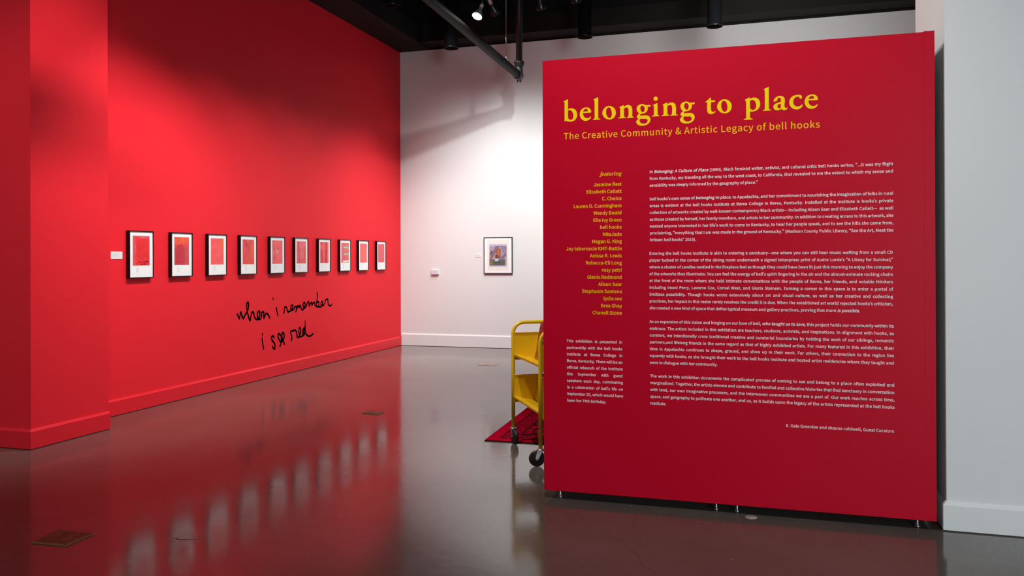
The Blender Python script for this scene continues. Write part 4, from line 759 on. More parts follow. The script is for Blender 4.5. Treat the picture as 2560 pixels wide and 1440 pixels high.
# ------------------------------------------------------------------ text panel
PX0, PX1, PYF, PZ0, PZ1 = -1.2433, 0.8999, 4.769, 0.05, 2.6438
panel = thing('exhibition_panel', 'tall crimson free-standing panel with yellow title and white text at right', 'sign', ((PX0 + PX1) / 2, PYF + 0.06, 0))
ox, oy = panel.location.x, panel.location.y
PD = 0.50
MB().box((PX0 - ox, PYF - oy, PZ0), (0.848 - ox, PYF + 0.02 - oy, PZ1), ch=0.0005).build('board', M['panel_red'], panel)
MB().box((0.848 - ox, PYF - oy, PZ0), (PX1 - ox, PYF + 0.02 - oy, PZ1 + 0.004), ch=0.0005).build('edge_strip', M['panel_red'], panel)
MB().box((PX0 + 0.002 - ox, PYF + 0.02 - oy, PZ0 + 0.002), (PX1 - 0.002 - ox, PYF + PD - oy, PZ1 - 0.002), ch=0.001).build('core', M['panel_side'], panel)
for fx in (-1.153, -0.234, -0.119, 0.815):
    for fy in (PYF + 0.05, PYF + PD - 0.06):
        f = MB()
        f.lathe([(0.0, 0.0), (0.014, 0.0), (0.014, 0.006), (0.008, 0.012), (0.006, 0.024), (0.006, 0.052), (0, 0.052)], (fx - ox, fy - oy, 0.0), n=14)
        f.build('levelling_foot', M['steel'], panel)
def pm(u, v):
    return (PX0 + u - ox, PYF - 0.0006 - oy, PZ0 + v)

for i0, i1 in ((0, 9), (9, 11), (11, 16)):              # the three words of the title
    T = Text()
    for ch, dx in TITLE_PLACES[i0:i1]:
        V, F = fill(parse(TITLE[ch], 1e-4))
        T.put(V, F, dx, 0, 1)
    T.build('title_word', M['yellow_vinyl'], panel, pm)
T = Text()
T.line('The Creative Community & Artistic Legacy of bell hooks', 0.1296, 1.574, 2.1120, 0.0504, 11, mode='track')
T.build('subtitle_lettering', M['amber_vinyl'], panel, pm)
T = Text()
u = 0.3515
for ch in 'featuring':
    a, V, F = glyph(ch, 0, ITALIC)
    T.put(V, F, u, 1.8855, 0.0182 / 1000)
    u += a * 0.0182 / 1000
T.build('heading_lettering', M['amber_vinyl'], panel, pm)
NAMES = ['Jasmine Best', 'Elizabeth Catlett', 'C. Choice', 'Lauren D. Cunningham', 'Wendy Ewald', 'Elle Ivy Green', 'bell hooks', 'NitaJade', 'Megan G. King', 'Joy tabernacle KMT-Battle', 'Anissa R. Lewis', 'Rebecca-Eli Long', 'rosy petri', 'Glenis Redmond', 'Alison Saar', 'Stephanie Santana', 'lydia see', 'Brea Shay', 'Chanell Stone']
for i, s in enumerate(NAMES):
    T = Text()
    T.line(s, 0, 0.4785, 1.825 - i * 0.04219, 0.0262, 24, mode='right')
    T.build('name_line', M['amber_vinyl'], panel, pm)
PARAS = [
 (0.6412, 1.9405, 1.8922, ['In *Belonging: A Culture of Place* (1990), Black feminist writer, activist, and cultural critic bell hooks writes, “...it was my flight', 'from Kentucky, my traveling all the way to the west coast, to California, that revealed to me the extent to which my sense and', 'sensibility was deeply informed by the geography of place.”']),
 (0.6410, 1.9405, 1.7338, ['bell hooks’s own sense of *belonging to place*, to Appalachia, and her commitment to nourishing the imagination of folks in rural', 'areas is evident at the bell hooks Institute at Berea College in Berea, Kentucky. Installed at the Institute is hooks’s private', 'collection of artworks created by well-known contemporary Black artists— including Alison Saar and Elizabeth Catlett—  as well', 'as those created by herself, her family members, and artists in her community. In addition to creating access to this artwork, she', 'wanted anyone interested in her life’s work to come to Kentucky, to hear her people speak, and to see the hills she came from,', 'proclaiming, “everything that I am was made in the ground of Kentucky.” (Madison County Public Library, “See the Art, Meet the', 'Artisan: bell hooks” 2015).']),
 (0.6380, 1.9370, 1.4170, ['Entering the bell hooks Institute is akin to entering a sanctuary—one where you can still hear music wafting from a small CD', 'player tucked in the corner of the dining room underneath a signed letterpress print of Audre Lorde’s “A Litany for Survival;”', 'where a cluster of candles nestled in the fireplace feel as though they could have been lit just this morning to enjoy the company', 'of the artworks they illuminate. You can feel the energy of bell’s spirit lingering in the air and the almost-animate rocking chairs', 'at the front of the room where she held intimate conversations with the people of Berea, her friends, and notable thinkers', 'including Imani Perry, Laverne Cox, Cornel West, and Gloria Steinem. Turning a corner in this space is to enter a portal of', 'limitless possibility. Though hooks wrote extensively about art and visual culture, as well as her creative and collecting', 'practices, her impact in this realm rarely receives the credit it is due. When the established art world rejected hooks’s criticism,', 'she created a new kind of space that defies typical museum and gallery practices, proving that more *is possible.*']),
 (0.6383, 1.9400, 1.0206, ['As an expansion of this vision and hinging on our love of bell, *who taught us to love*, this project holds our community within its', 'embrace. The artists included in this exhibition are teachers, students, activists, and inspirations. In alignment with hooks, as', 'curators, we intentionally cross traditional creative and curatorial boundaries by holding the work of our siblings, romantic', 'partners,and lifelong friends in the same regard as that of highly exhibited artists. For many featured in this exhibition, their', 'time in Appalachia continues to shape, ground, and show up in their work. For others, their connection to the region lies', 'squarely with hooks, as she brought their work to the bell hooks Institute and hosted artist residencies where they taught and', 'were in dialogue with her community.']),
 (0.6405, 1.9420, 0.7044, ['The work in this exhibition documents the complicated process of coming to see and belong to a place often exploited and', 'marginalized. Together, the artists elevate and contribute to familial and collective histories that find sanctuary in conversation', 'with land, our own imaginative processes, and the interwoven communities we are a part of. Our work reaches across time,', 'space, and geography to pollinate one another, and us, as it builds upon the legacy of the artists represented at the bell hooks', 'Institute.']),
]
for x0, x1, z, lines in PARAS:
    T = Text()
    for i, s in enumerate(lines):
        T.line(s, x0, x1, z - i * 0.03961, 0.0212, 19, 30, mode='ragged' if i == len(lines) - 1 else 'space')
    T.build('paragraph', M['white_vinyl'], panel, pm)
NOTE = ['This exhibition is presented in', 'partnership with the bell hooks', 'Institute at Berea College in', 'Berea, Kentucky. There will be an', 'official relaunch of the Institute', 'this September with guest', 'speakers each day, culminating', 'in a celebration of bell’s life on', 'September 25, which would have', 'been her 74th birthday.']
T = Text()
for i, s in enumerate(NOTE):
    T.line(s, 0.1425 + i * 0.0003, 0.4794 + i * 0.0004, 0.8954 - i * 0.03954, 0.0212, 17, mode='ragged' if i == 9 else 'space')
T.build('note_lettering', M['white_vinyl'], panel, pm)
T = Text()
T.line('E. Gale Greenlee and shauna caldwell, Guest Curators', 1.389, 1.9385, 0.4578, 0.0212, 17, mode='track')
T.build('credit_lettering', M['white_vinyl'], panel, pm)

# ------------------------------------------------------------------ handwritten words on the red wall
hand = thing('wall_script', 'black handwritten words when i remember i see red on the red wall', 'wall lettering', (XW, 8.6, 1.0))
def strokes(L):
    return [np.array([[float(q) / 1000 for q in p.split(',')] for p in s.split()]) for s in L]
for L, r, words in ((SCRIPT_UPPER, 0.0122, ((0, 1), (1, 3), (3, 6))), (SCRIPT_LOWER, 0.0132, ((0, 2), (2, 4), (4, 6)))):
    S_ = strokes(L)
    for i0, i1 in words:
        T = Text()
        for st in S_[i0:i1]:
            n = len(st)
            w = r * (0.82 + 0.25 * np.abs(np.sin(np.arange(n) * 0.55)))
            w[-1] *= 0.7
            stroke_fill(T, st, w)
        T.build('handwritten_word', M['script_black'], hand, lambda a, b: (0.0012, a - 8.6, b - 1.0))

# ------------------------------------------------------------------ framed prints
FY = [6.312, 6.888, 7.464, 8.034, 8.632, 9.183, 9.773, 10.358, 10.927, 11.531]
FW, FH, FZ, FD = 0.325, 0.455, 1.270, 0.042
ARTS = [
 ((228, 44, 48), (205, 30, 40), [([(0, 1), (1, 1), (.96, .94), (.7, .91), (.4, .92), (.12, .97)], (226, 96, 104)), ([(0, 1), (.12, .97), (.2, .6), (.14, .3), (.2, 0), (0, 0)], (222, 84, 92)), ([(.36, .82), (.62, .84), (.8, .62), (.72, .4), (.5, .32), (.34, .42)], (236, 40, 40))]),  # pale top and left patches paint the glazing's reflection into the print
 ((226, 66, 66), (200, 50, 66), [([(0, 1), (1, 1), (1, .78), (.8, .82), (.62, .74), (.45, .8), (.3, .72), (.12, .78), (0, .7)], (240, 92, 62)), ([(.08, .02), (.66, .02), (.68, .6), (.55, .72), (.25, .74), (.05, .6)], (196, 46, 62)), ([(.68, .02), (.98, .02), (.98, .7), (.7, .74)], (206, 76, 86))]),
 ((238, 92, 92), (226, 74, 78), [([(.6, 1), (1, 1), (1, .5), (.86, .62)], (240, 104, 60))]),
 ((222, 72, 72), (206, 56, 66), [([(.62, 1), (1, 1), (1, .0), (.8, .2), (.66, .6)], (236, 92, 62)), ([(.1, .98), (.2, .98), (.5, .5), (.8, .98), (.7, .98), (.5, .62)], (198, 60, 70)), ([(0, .12), (1, .2), (1, 0), (0, 0)], (236, 80, 58))]),
 ((236, 98, 98), (226, 78, 84), [([(.40, .70), (.50, .74), (.56, .60), (.60, .44), (.46, .42), (.42, .56)], (196, 186, 170)), ([(.44, .66), (.52, .72), (.54, .62), (.46, .6)], (70, 60, 60)), ([(.1, .28), (.4, .28), (.4, .25), (.1, .25)], (208, 52, 60))]),
 ((224, 104, 108), (214, 88, 96), [([(.14, 1), (.22, 1), (.34, 0), (.26, 0)], (206, 60, 66)), ([(.8, .7), (1, .8), (1, 0), (.74, 0)], (236, 88, 62)), ([(.3, .0), (.74, 0), (.8, .25), (.4, .2)], (232, 92, 86))]),
 ((236, 92, 90), (222, 72, 74), [([(.66, 1), (.82, 1), (.78, 0), (.6, 0)], (206, 44, 46)), ([(.02, .72), (.3, .6), (.36, 0), (.02, 0)], (214, 58, 62)), ([(0, 1), (.3, 1), (.3, .9), (0, .86)], (208, 56, 58))]),
 ((228, 92, 96), (214, 74, 82), [([(.28, .86), (.94, .86), (.94, .70), (.28, .70)], (176, 150, 140)), ([(.28, .52), (.94, .52), (.94, .37), (.28, .37)], (178, 152, 142)), ([(.34, .80), (.86, .80), (.86, .76), (.34, .76)], (226, 214, 204)), ([(.34, .46), (.86, .46), (.86, .42), (.34, .42)], (226, 214, 204)), ([(.2, .12), (.98, .12), (.98, .05), (.5, .03), (.2, .0)], (240, 232, 226)), ([(.3, .30), (.36, .30), (.36, .22), (.3, .22)], (120, 84, 84))]),
 ((240, 100, 94), (230, 88, 86), []),
 ((218, 92, 98), (208, 80, 90), []),
]
LABELS = [
 'black framed red print beside white card, pale veil over red head shape',
 'second black framed red print from white card, orange top over dark block',
 'third framed print from white card, salmon red with orange upper right corner',
 'fourth framed print from white card, red chevron with orange right side',
 'framed pink red print with small grey and white shape in the middle',
 'framed rose print with dark leaning stripe, right of print with small grey shape',
 'framed red print with dark vertical stripe right of centre',
 'framed red print with two grey grid blocks and white bar below',
 'plain coral red framed print, second from the white wall corner',
 'plain dusty red framed print nearest the white wall corner',
]
def framed(name, label, cat, group, fmap_root, w, h, d, border, frame_mat, root_loc, rotz):
    """frame in local axes: x across the picture, y out of the wall, z up"""
    t = thing(name, label, cat, root_loc, rotz, group)
    f = MB()
    for a, b in (((0, 0, 0), (border, d, h)), ((w - border, 0, 0), (w, d, h)), ((border, 0, 0), (w - border, d, border)), ((border, 0, h - border), (w - border, d, h))):
        f.box(a, b, ch=0.0012)
    f.build('frame', frame_mat, t)
    MB().box((0.004, 0.001, 0.004), (w - 0.004, 0.006, h - 0.004)).build('backing_board', M['frame_black'], t)
    return t
def flatpoly(mb, pts, y, mi=0):
    mb.add([(a, y, b) for a, b in pts], [tuple(range(len(pts)))], mi=mi)

for i, y0 in enumerate(FY):
    # local x runs along -Y seen from the room (right-hand side is +Y): build with x -> +Y by rotating -90 and mirroring layout
    t = framed('framed_print', LABELS[i], 'picture', 'framed red prints in a row on the red wall', None, FW, FH, FD, 0.009, M['frame_black'], (XW, y0 + FW, FZ), -math.pi / 2)
    X = lambda u: FW - u           # u measured from the near edge; local x = distance from the far edge... far edge at 0
    yb = FD - 0.010
    MB().box((0.009, 0.006, 0.009), (FW - 0.009, yb, FH - 0.009)).build('paper_mat', M['paper'], t)
    base, base2, patches = ARTS[i]
    pw, ph, pu, pv = 0.222, 0.287, 0.052, 0.121
    mats = [art_material('red print ink', base, base2, 12 + i)]
    p = MB()
    flatpoly(p, [(X(pu), pv), (X(pu), pv + ph), (X(pu + pw), pv + ph), (X(pu + pw), pv)], yb + 0.0006)
    for k, (poly, colr) in enumerate(patches):
        mats.append(flat(colr))
        flatpoly(p, [(X(pu + a * pw), pv + b * ph) for a, b in poly], yb + 0.0009 + k * 0.0003, mi=k + 1)
    art = p.build('print', mats, t)
    if i == 0:
        T = Text()
        for L, dz in ((SCRIPT_UPPER, 0.052), (SCRIPT_LOWER, 0.047)):
            for st in strokes(L):
                q = (st - np.array([8.6, 0.98])) * 0.064 + np.array([0, 0.046])
                stroke_fill(T, q[::2] if len(q) > 6 else q, 0.0011, 6)
        T.build('script', M['script_black'], art, lambda a, b: (X(pu + 0.107 + a), yb + 0.0022, pv + b))
    c = MB()
    rnd = random.Random(i)
    for k in range(6 + i % 2):
        z = pv - 0.022 - k * 0.0085
        wd = 0.022 + rnd.random() * 0.026
        flatpoly(c, [(X(pu + 0.042), z), (X(pu + 0.042), z + 0.003), (X(pu + 0.042 + wd), z + 0.003), (X(pu + 0.042 + wd), z)], yb + 0.0006)
    c.build('caption', M['ink_grey'], t)
    MB().box((0.009, FD - 0.006, 0.009), (FW - 0.009, FD - 0.004, FH - 0.009)).build('glazing', M['glass'], t)

def label_card(label, loc, rotz, w, h, group=None):
    t = thing('label_card', label, 'label', loc, rotz, group)
    MB().box((0, 0, 0), (w, 0.005, h), ch=0.0008).build('card', M['card'], t)
    c = MB()
    rnd = random.Random(int(w * 1000))
    for k in range(5):
        z = h * 0.74 - k * h * 0.115
        wd = w * (0.45 + 0.25 * rnd.random())
        x1 = w - w * 0.12
        flatpoly(c, [(x1 - wd, z), (x1 - wd, z + 0.0026), (x1, z + 0.0026), (x1, z)], 0.0055)
    c.build('lettering', M['ink_grey'], t)
    return t
label_card('small white label card on red wall left of the first framed print', (XW, 6.262, 1.454), -math.pi / 2, 0.142, 0.070)
label_card('small white label card on white wall beside the framed portrait', (-4.290, YB, 1.466), math.pi, 0.118, 0.058)

# wall control box
tb = thing('thermostat', 'small white wall control box on white wall, left of the framed portrait', 'wall control', (-5.026, YB, 1.180), math.pi)
MB().box((0, 0, 0), (0.134, 0.012, 0.085), ch=0.003).build('back_plate', M['plastic_white'], tb)
MB().box((0.006, 0.012, 0.004), (0.128, 0.042, 0.081), ch=0.004).build('cover', M['plastic_grey'], tb)
for x, z in ((0.024, 0.018), (0.020, 0.060)):
    MB().lathe([(0, 0), (0.004, 0), (0.004, 0.003), (0, 0.003)], (x, 0.0405, z), (0, 1, 0), n=10).build('button', M['ink_grey'], tb)

# framed picture on the white wall: a plain abstract in the same tones
pt = framed('framed_picture', 'framed mauve brown and olive abstract picture alone on the white back wall', 'picture', None, None, 0.481, 0.587, 0.035, 0.011, M['frame_brown'], (-3.760, YB, 1.202), math.pi)
PXm = lambda x: -3.760 - x       # world x -> local x
yb = 0.026
MB().box((0.011, 0.006, 0.011), (0.470, yb, 0.576)).build('outer_mat', M['paper'], pt)
im = MB()
flatpoly(im, [(PXm(-4.182), 0.052), (PXm(-4.182), 0.536), (PXm(-3.818), 0.536), (PXm(-3.818), 0.052)], yb + 0.0006)
im.build('inner_mat', M['cream'], pt)
A0, A1, B0, B1 = -4.147, -3.855, 0.106, 0.475
U = lambda u: PXm(A0 + u * (A1 - A0))
Vv = lambda v: B0 + v * (B1 - B0)
art = MB()
shapes = [
 ([(0, 0), (0, 1), (1, 1), (1, 0)], (198, 192, 222)),
 ([(0, .07), (0, .92), (1, .92), (1, .07)], (172, 158, 178)),
 ([(0, .36), (.36, .92), (.62, .92), (.1, .30)], (138, 112, 126)),
 ([(.62, .92), (1, .92), (1, .66), (.78, .62)], (150, 130, 146)),
 ([(.66, .40), (.98, .68), (.98, .50), (.74, .30)], (122, 112, 136)),
 ([(.0, .56), (.12, .74), (.24, .66), (.1, .5)], (120, 96, 112)),
 ([(.40, .38), (.40, .80), (.66, .80), (.66, .38)], (150, 88, 66)),
 ([(.46, .52), (.46, .76), (.62, .76), (.62, .52)], (186, 112, 78)),
 ([(.34, .38), (.34, .54), (.48, .54), (.48, .38)], (112, 64, 54)),
 ([(0, .07), (0, .33), (.9, .33), (.9, .07)], (92, 96, 82)),
 ([(.0, .07), (.0, .28), (.2, .28), (.2, .07)], (126, 112, 74)),
 ([(.30, .16), (.30, .20), (.70, .20), (.70, .16)], (66, 66, 66)),
 ([(.30, .25), (.36, .36), (.52, .36), (.52, .25)], (208, 208, 222)),
]
for k, (poly, colr) in enumerate(shapes):
    flatpoly(art, [(U(a), Vv(b)) for a, b in poly], yb + 0.0009 + 0.0002 * k, mi=k)
art.build('abstract', [flat(c) for _, c in shapes], pt)
MB().box((0.011, 0.0300, 0.011), (0.470, 0.0315, 0.576)).build('glazing', M['glass'], pt)

# ------------------------------------------------------------------ book cart
CA = math.atan2(-0.641, 0.390)
cart = thing('book_cart', 'yellow metal library cart with sloping shelves behind the crimson panel', 'cart', (-1.8426, 6.1229, 0), CA)
CL, CW = 0.750, 0.43
def arc(cx, cz, r, a0, a1, n=8):
    return [(cx + r * math.cos(a0 + (a1 - a0) * k / n), cz + r * math.sin(a0 + (a1 - a0) * k / n)) for k in range(n + 1)]
for x in (0, CL):
    yz = [(0, 0.112), (0, 0.6)] + arc(0.09, 0.856, 0.09, math.pi, math.pi / 2) + arc(CW - 0.09, 0.856, 0.09, math.pi / 2, 0) + [(CW, 0.6), (CW, 0.112)]
    MB().tube([(x, y, z) for y, z in yz], 0.0142, 16).build('end_frame', M['cart_yellow'], cart)
def sheet(mb, prof, x0, x1, th=0.003):
    """folded sheet metal: an open profile (y, z) given thickness and swept along x"""
    P = [Vector((0, a, b)) for a, b in prof]
    off = []
    for i, p in enumerate(P):
        t = (P[min(i + 1, len(P) - 1)] - P[max(i - 1, 0)]).normalized()
        off.append(p + Vector((0, -t.z, t.y)) * -th)
    ring = P + off[::-1]
    n = len(ring)
    vs = [(x0, q.y, q.z) for q in ring] + [(x1, q.y, q.z) for q in ring]
    h = len(P)
    fs = [(i, (i + 1) % n, n + (i + 1) % n, n + i) for i in range(n)]
    fs += [(i, i + 1, n - 2 - i, n - 1 - i) for i in range(h - 1)] + [(n + i, n + n - 1 - i, n + n - 2 - i, n + i + 1) for i in range(h - 1)]
    mb.add(vs, fs)
for z0 in (0.700, 0.369):
    c = CW / 2
    prof = [(0.002, z0 - 0.016), (0.0, z0), (0.17, z0 - 0.040), (c - 0.008, z0 + 0.150), (c, z0 + 0.152), (c + 0.008, z0 + 0.150), (CW - 0.17, z0 - 0.040), (CW, z0), (CW - 0.002, z0 - 0.016)]
    mb = MB()
    sheet(mb, prof, 0.012, CL - 0.012)
    mb.build('shelf', M['cart_yellow'], cart)
    for x in (0.010, CL - 0.013):
        e = MB()
        e.box((x, 0.004, z0 - 0.043), (x + 0.003, CW - 0.004, z0 + 0.165))
        e.box((x - 0.004, 0.004, z0 + 0.161), (x + 0.007, CW - 0.004, z0 + 0.168))
        e.box((x - 0.004, 0.004, z0 - 0.046), (x + 0.007, CW - 0.004, z0 - 0.039))
        e.build('end_plate', M['cart_yellow'], cart)
def caster(px, py, ang, lift=0.0):
    """ang: world heading of the trail (direction from the post to the wheel)"""
    a = ang - CA
    d = Vector((math.cos(a), math.sin(a), 0))
    s = Vector((-d.y, d.x, 0))
    o = Vector((px, py, lift)) + d * 0.026
    w = MB()
    w.lathe([(0.0, -0.015), (0.030, -0.015), (0.034, -0.012), (0.050, -0.014), (0.055, -0.009), (0.0565, 0.0), (0.055, 0.009), (0.050, 0.014), (0.034, 0.012), (0.030, 0.015), (0, 0.015)], o + Vector((0, 0, 0.0565)), s, n=32)
    f = MB()
    f.lathe([(0.0, 0.113), (0.028, 0.113), (0.028, 0.119), (0.016, 0.124), (0.0, 0.124)], (px, py, 0), n=20)
    for sg in (-1, 1):
        b = s * (sg * 0.019)
        q = Vector((px, py, lift)) + b
        pr = [q - d * 0.014 + Vector((0, 0, 0.116)), q + d * 0.024 + Vector((0, 0, 0.116)), o + b + d * 0.011 + Vector((0, 0, 0.056)), o + b + Vector((0, 0, 0.044)), o + b - d * 0.011 + Vector((0, 0, 0.056))]
        th = s * 0.0025
        n = len(pr)
        f.add([p - th for p in pr] + [p + th for p in pr], [tuple(range(n)), tuple(range(n, 2 * n))[::-1]] + [(i, (i + 1) % n, n + (i + 1) % n, n + i) for i in range(n)])
        f.lathe([(0.0, 0.0), (0.007, 0.0), (0.006, 0.004), (0, 0.005)], o + b + Vector((0, 0, 0.0565)) + th * sg, s * sg, n=12)
    f.box((px - 0.018, py - 0.018, 0.108), (px + 0.018, py + 0.018, 0.114))
    fo = f.build('caster_fork', M['steel'], cart)
    w.build('wheel', M['rubber'], fo)
caster(0, 0, math.radians(-52))
caster(CL, 0, math.radians(200))
caster(0, CW, math.radians(-60), 0.0095)
caster(CL, CW, math.radians(-30))

def book(label, lx, w, h, th, patches, base, z0):
    """a book standing on the near slope of a shelf and leaning on its back; local x along the cart"""
    yv, zv = 0.17, z0 - 0.040
    lean = math.atan2(0.19, 0.037)                      # the shelf back
    a = Vector((0, math.cos(lean), math.sin(lean)))     # up along the back
    nrm = Vector((0, -math.sin(lean), math.cos(lean)))  # out of the cover, toward the open side
    o0 = Vector((lx, yv - 0.003, zv + 0.003)) + nrm * 0.001
    Mx = Matrix.Translation(cart.location) @ Matrix.Rotation(CA, 4, 'Z')
    t = thing('book', label, 'book', Mx @ o0, CA, None)
    def P(x, v, n):
        q = a * v + nrm * n
        return (x, q.y, q.z)
    c = MB()
    def slab(mb, x0, x1, v0, v1, n0, n1, mi=0):
        vs = [P(x, v, n) for n in (n0, n1) for x, v in ((x0, v0), (x1, v0), (x1, v1), (x0, v1))]
        mb.add(vs, [(0, 3, 2, 1), (4, 5, 6, 7), (0, 1, 5, 4), (1, 2, 6, 5), (2, 3, 7, 6), (3, 0, 4, 7)], mi=mi)
    slab(c, 0, w, 0, h, 0, 0.002)
    slab(c, 0, w, 0, h, th - 0.002, th)
    slab(c, 0, 0.002, 0, h, 0.0, th)
    mats = [flat(base)]
    for k, (poly, colr) in enumerate(patches):
        mats.append(flat(colr))
        c.add([P(x * w, v * h, th + 0.0004 + 0.00015 * k) for x, v in poly], [tuple(range(len(poly)))], mi=k + 1)
    c.build('cover', mats, t)
    b = MB()
    slab(b, 0.002, w - 0.003, 0.002, h - 0.003, 0.0022, th - 0.0022)
    b.build('pages', M['cream'], t)
    return t
R_ = lambda x0, y0, x1, y1: [(x0, y0), (x1, y0), (x1, y1), (x0, y1)]
book('book with red and orange patterned cover on top shelf of yellow cart', 0.075, 0.21, 0.285, 0.016, [
 (R_(0, .50, 1, 1), (128, 34, 44)), (R_(0, 0, 1, .50), (160, 96, 26)), (R_(.10, .52, .9, .84), (150, 34, 46)),
 (R_(.06, .88, .22, .99), (196, 62, 52)), (R_(.3, .9, .9, .97), (150, 44, 58)),
 (R_(.12, .52, .30, .66), (198, 62, 46)), (R_(.36, .53, .48, .64), (190, 52, 50)), (R_(.56, .53, .7, .66), (186, 56, 52)), (R_(.76, .52, .88, .63), (186, 56, 48)),
 (R_(.10, .30, .24, .48), (184, 92, 28)), (R_(.30, .28, .46, .48), (176, 104, 44)), (R_(.54, .30, .66, .47), (180, 96, 30)), (R_(.72, .28, .9, .46), (178, 92, 34)),
 (R_(.08, .06, .22, .24), (168, 88, 30)), (R_(.30, .05, .44, .22), (160, 84, 30)), (R_(.52, .06, .7, .24), (170, 90, 34)), (R_(.78, .05, .9, .22), (164, 84, 30)),
 (R_(.05, .17, .12, .30), (206, 170, 110))], (120, 40, 44), 0.700)
book('book with pale pink and green patterned cover on lower shelf of yellow cart', 0.50, 0.19, 0.25, 0.02, [
 (R_(.05, .05, .95, .95), (186, 150, 150)), (R_(.2, .2, .5, .5), (120, 140, 96)), (R_(.5, .5, .85, .85), (150, 110, 120)), (R_(.15, .6, .4, .9), (196, 176, 150))], (170, 120, 124), 0.369)

# ------------------------------------------------------------------ rug
def rug_material(w, h):
    m = bpy.data.materials.new('red woven rug')
    m.use_nodes = True
    nt = m.node_tree
    b = nt.nodes['Principled BSDF']
    b.inputs['Roughness'].default_value = 0.95
    b.inputs['Specular IOR Level'].default_value = 0.0
    N, Lk = nt.nodes.new, nt.links.new
    tc = N('ShaderNodeTexCoord')
    sp = N('ShaderNodeSeparateXYZ')
    Lk(tc.outputs['Object'], sp.inputs[0])
    def math_(op, a, c=None):
        n = N('ShaderNodeMath')
        n.operation = op
        for i, q in enumerate((a, c)):
            if q is None:
                continue
            if isinstance(q, (int, float)):
                n.inputs[i].default_value = q
            else:
                Lk(q, n.inputs[i])
        return n.outputs[0]
    ex = math_('MINIMUM', sp.outputs[0], math_('SUBTRACT', w, sp.outputs[0]))
    ey = math_('MINIMUM', sp.outputs[1], math_('SUBTRACT', h, sp.outputs[1]))
    e = math_('MINIMUM', ex, ey)                      # distance to the nearest rug edge
    v = N('ShaderNodeTexVoronoi')
    v.feature = 'DISTANCE_TO_EDGE'
    v.inputs['Scale'].default_value = 11
    Lk(tc.outputs['Object'], v.inputs['Vector'])
    field = math_('LESS_THAN', v.outputs['Distance'], 0.12)
    v2 = N('ShaderNodeTexVoronoi')
    v2.inputs['Scale'].default_value = 26
    v2.inputs['Randomness'].default_value = 0.35
    Lk(tc.outputs['Object'], v2.inputs['Vector'])
    border = math_('GREATER_THAN', math_('SINE', math_('MULTIPLY', v2.outputs['Distance'], 14)), 0.1)
    n3 = N('ShaderNodeTexNoise')
    n3.inputs['Scale'].default_value = 30
    Lk(tc.outputs['Object'], n3.inputs['Vector'])
    field = math_('MAXIMUM', field, math_('GREATER_THAN', n3.outputs['Fac'], 0.60))
    inb = math_('GREATER_THAN', e, 0.24)
    mixm = N('ShaderNodeMix')
    Lk(inb, mixm.inputs[0])
    Lk(border, mixm.inputs[2])
    Lk(field, mixm.inputs[3])
    pat = math_('MULTIPLY', mixm.outputs[0], math_('GREATER_THAN', e, 0.085))
    l1 = math_('MULTIPLY', math_('GREATER_THAN', e, 0.235), math_('LESS_THAN', e, 0.25))
    l2 = math_('MULTIPLY', math_('GREATER_THAN', e, 0.105), math_('LESS_THAN', e, 0.113))
    pat = math_('MAXIMUM', pat, math_('MAXIMUM', l1, l2))
    pat = math_('MAXIMUM', pat, math_('LESS_THAN', e, 0.008))
    mx = N('ShaderNodeMixRGB')
    Lk(pat, mx.inputs[0])
    mx.inputs[1].default_value = (0.43, 0.002, 0.022, 1)
    mx.inputs[2].default_value = (0.045, 0.006, 0.010, 1)
    Lk(mx.outputs[0], b.inputs['Base Color'])
    n = N('ShaderNodeTexNoise')
    n.inputs['Scale'].default_value = 400
    Lk(tc.outputs['Object'], n.inputs['Vector'])
    bp = N('ShaderNodeBump')
    bp.inputs['Strength'].default_value = 0.5
    bp.inputs['Distance'].default_value = 0.004
    Lk(n.outputs['Fac'], bp.inputs['Height'])
    Lk(bp.outputs[0], b.inputs['Normal'])
    return m
rug = MB().box((0, 0, 0.0), (1.5, 2.2, 0.009), ch=0.003).build('rug', rug_material(1.5, 2.2), None, (-2.082, 6.118, 0), math.radians(2.2))
tag(rug, 'red woven rug with dark patterned border on floor behind the yellow cart', 'rug')

# ------------------------------------------------------------------ floor covers and marks
def quad_cover(label, pts, m, group):
    c = Vector((sum(p[0] for p in pts) / 4, sum(p[1] for p in pts) / 4, 0))
    t = thing('floor_outlet_cover', label, 'floor cover', c, 0, group)
    L = [Vector((p[0], p[1], 0)) - c for p in pts]
    a = MB()
    up = Vector((0, 0, 0.007))
    a.add(L + [p * 0.96 + up for p in L], [(0, 3, 2, 1), (4, 5, 6, 7), (0, 1, 5, 4), (1, 2, 6, 5), (2, 3, 7, 6), (3, 0, 4, 7)])
    a.build('plate', m, t)
    def Q(u, v, z):
        return ((L[0] * (1 - u) + L[1] * u) * (1 - v) + (L[3] * (1 - u) + L[2] * u) * v) * 0.96 + Vector((0, 0, z))
    g = MB()
    for (u0, v0, u1, v1) in ((.14, .14, .86, .16), (.14, .84, .86, .86), (.14, .14, .16, .86), (.84, .14, .86, .86), (.40, .24, .43, .76), (.52, .24, .55, .76), (.62, .20, .78, .23)):
        g.add([Q(u0, v0, 0.0074), Q(u1, v0, 0.0074), Q(u1, v1, 0.0074), Q(u0, v1, 0.0074)], [(0, 1, 2, 3)])
    g.build('engraving', M['brass_dark'], t)
GC = 'square floor outlet covers in the concrete'
quad_cover('bronze square outlet cover in floor, in front of the red pier', [(-3.566, 3.277), (-3.353, 3.290), (-3.358, 3.480), (-3.594, 3.470)], M['brass'], GC)
quad_cover('dark square outlet cover in floor between the red wall and the rug', [(-3.564, 6.904), (-3.383, 6.864), (-3.372, 6.99), (-3.553, 7.031)], M['brass'], GC)
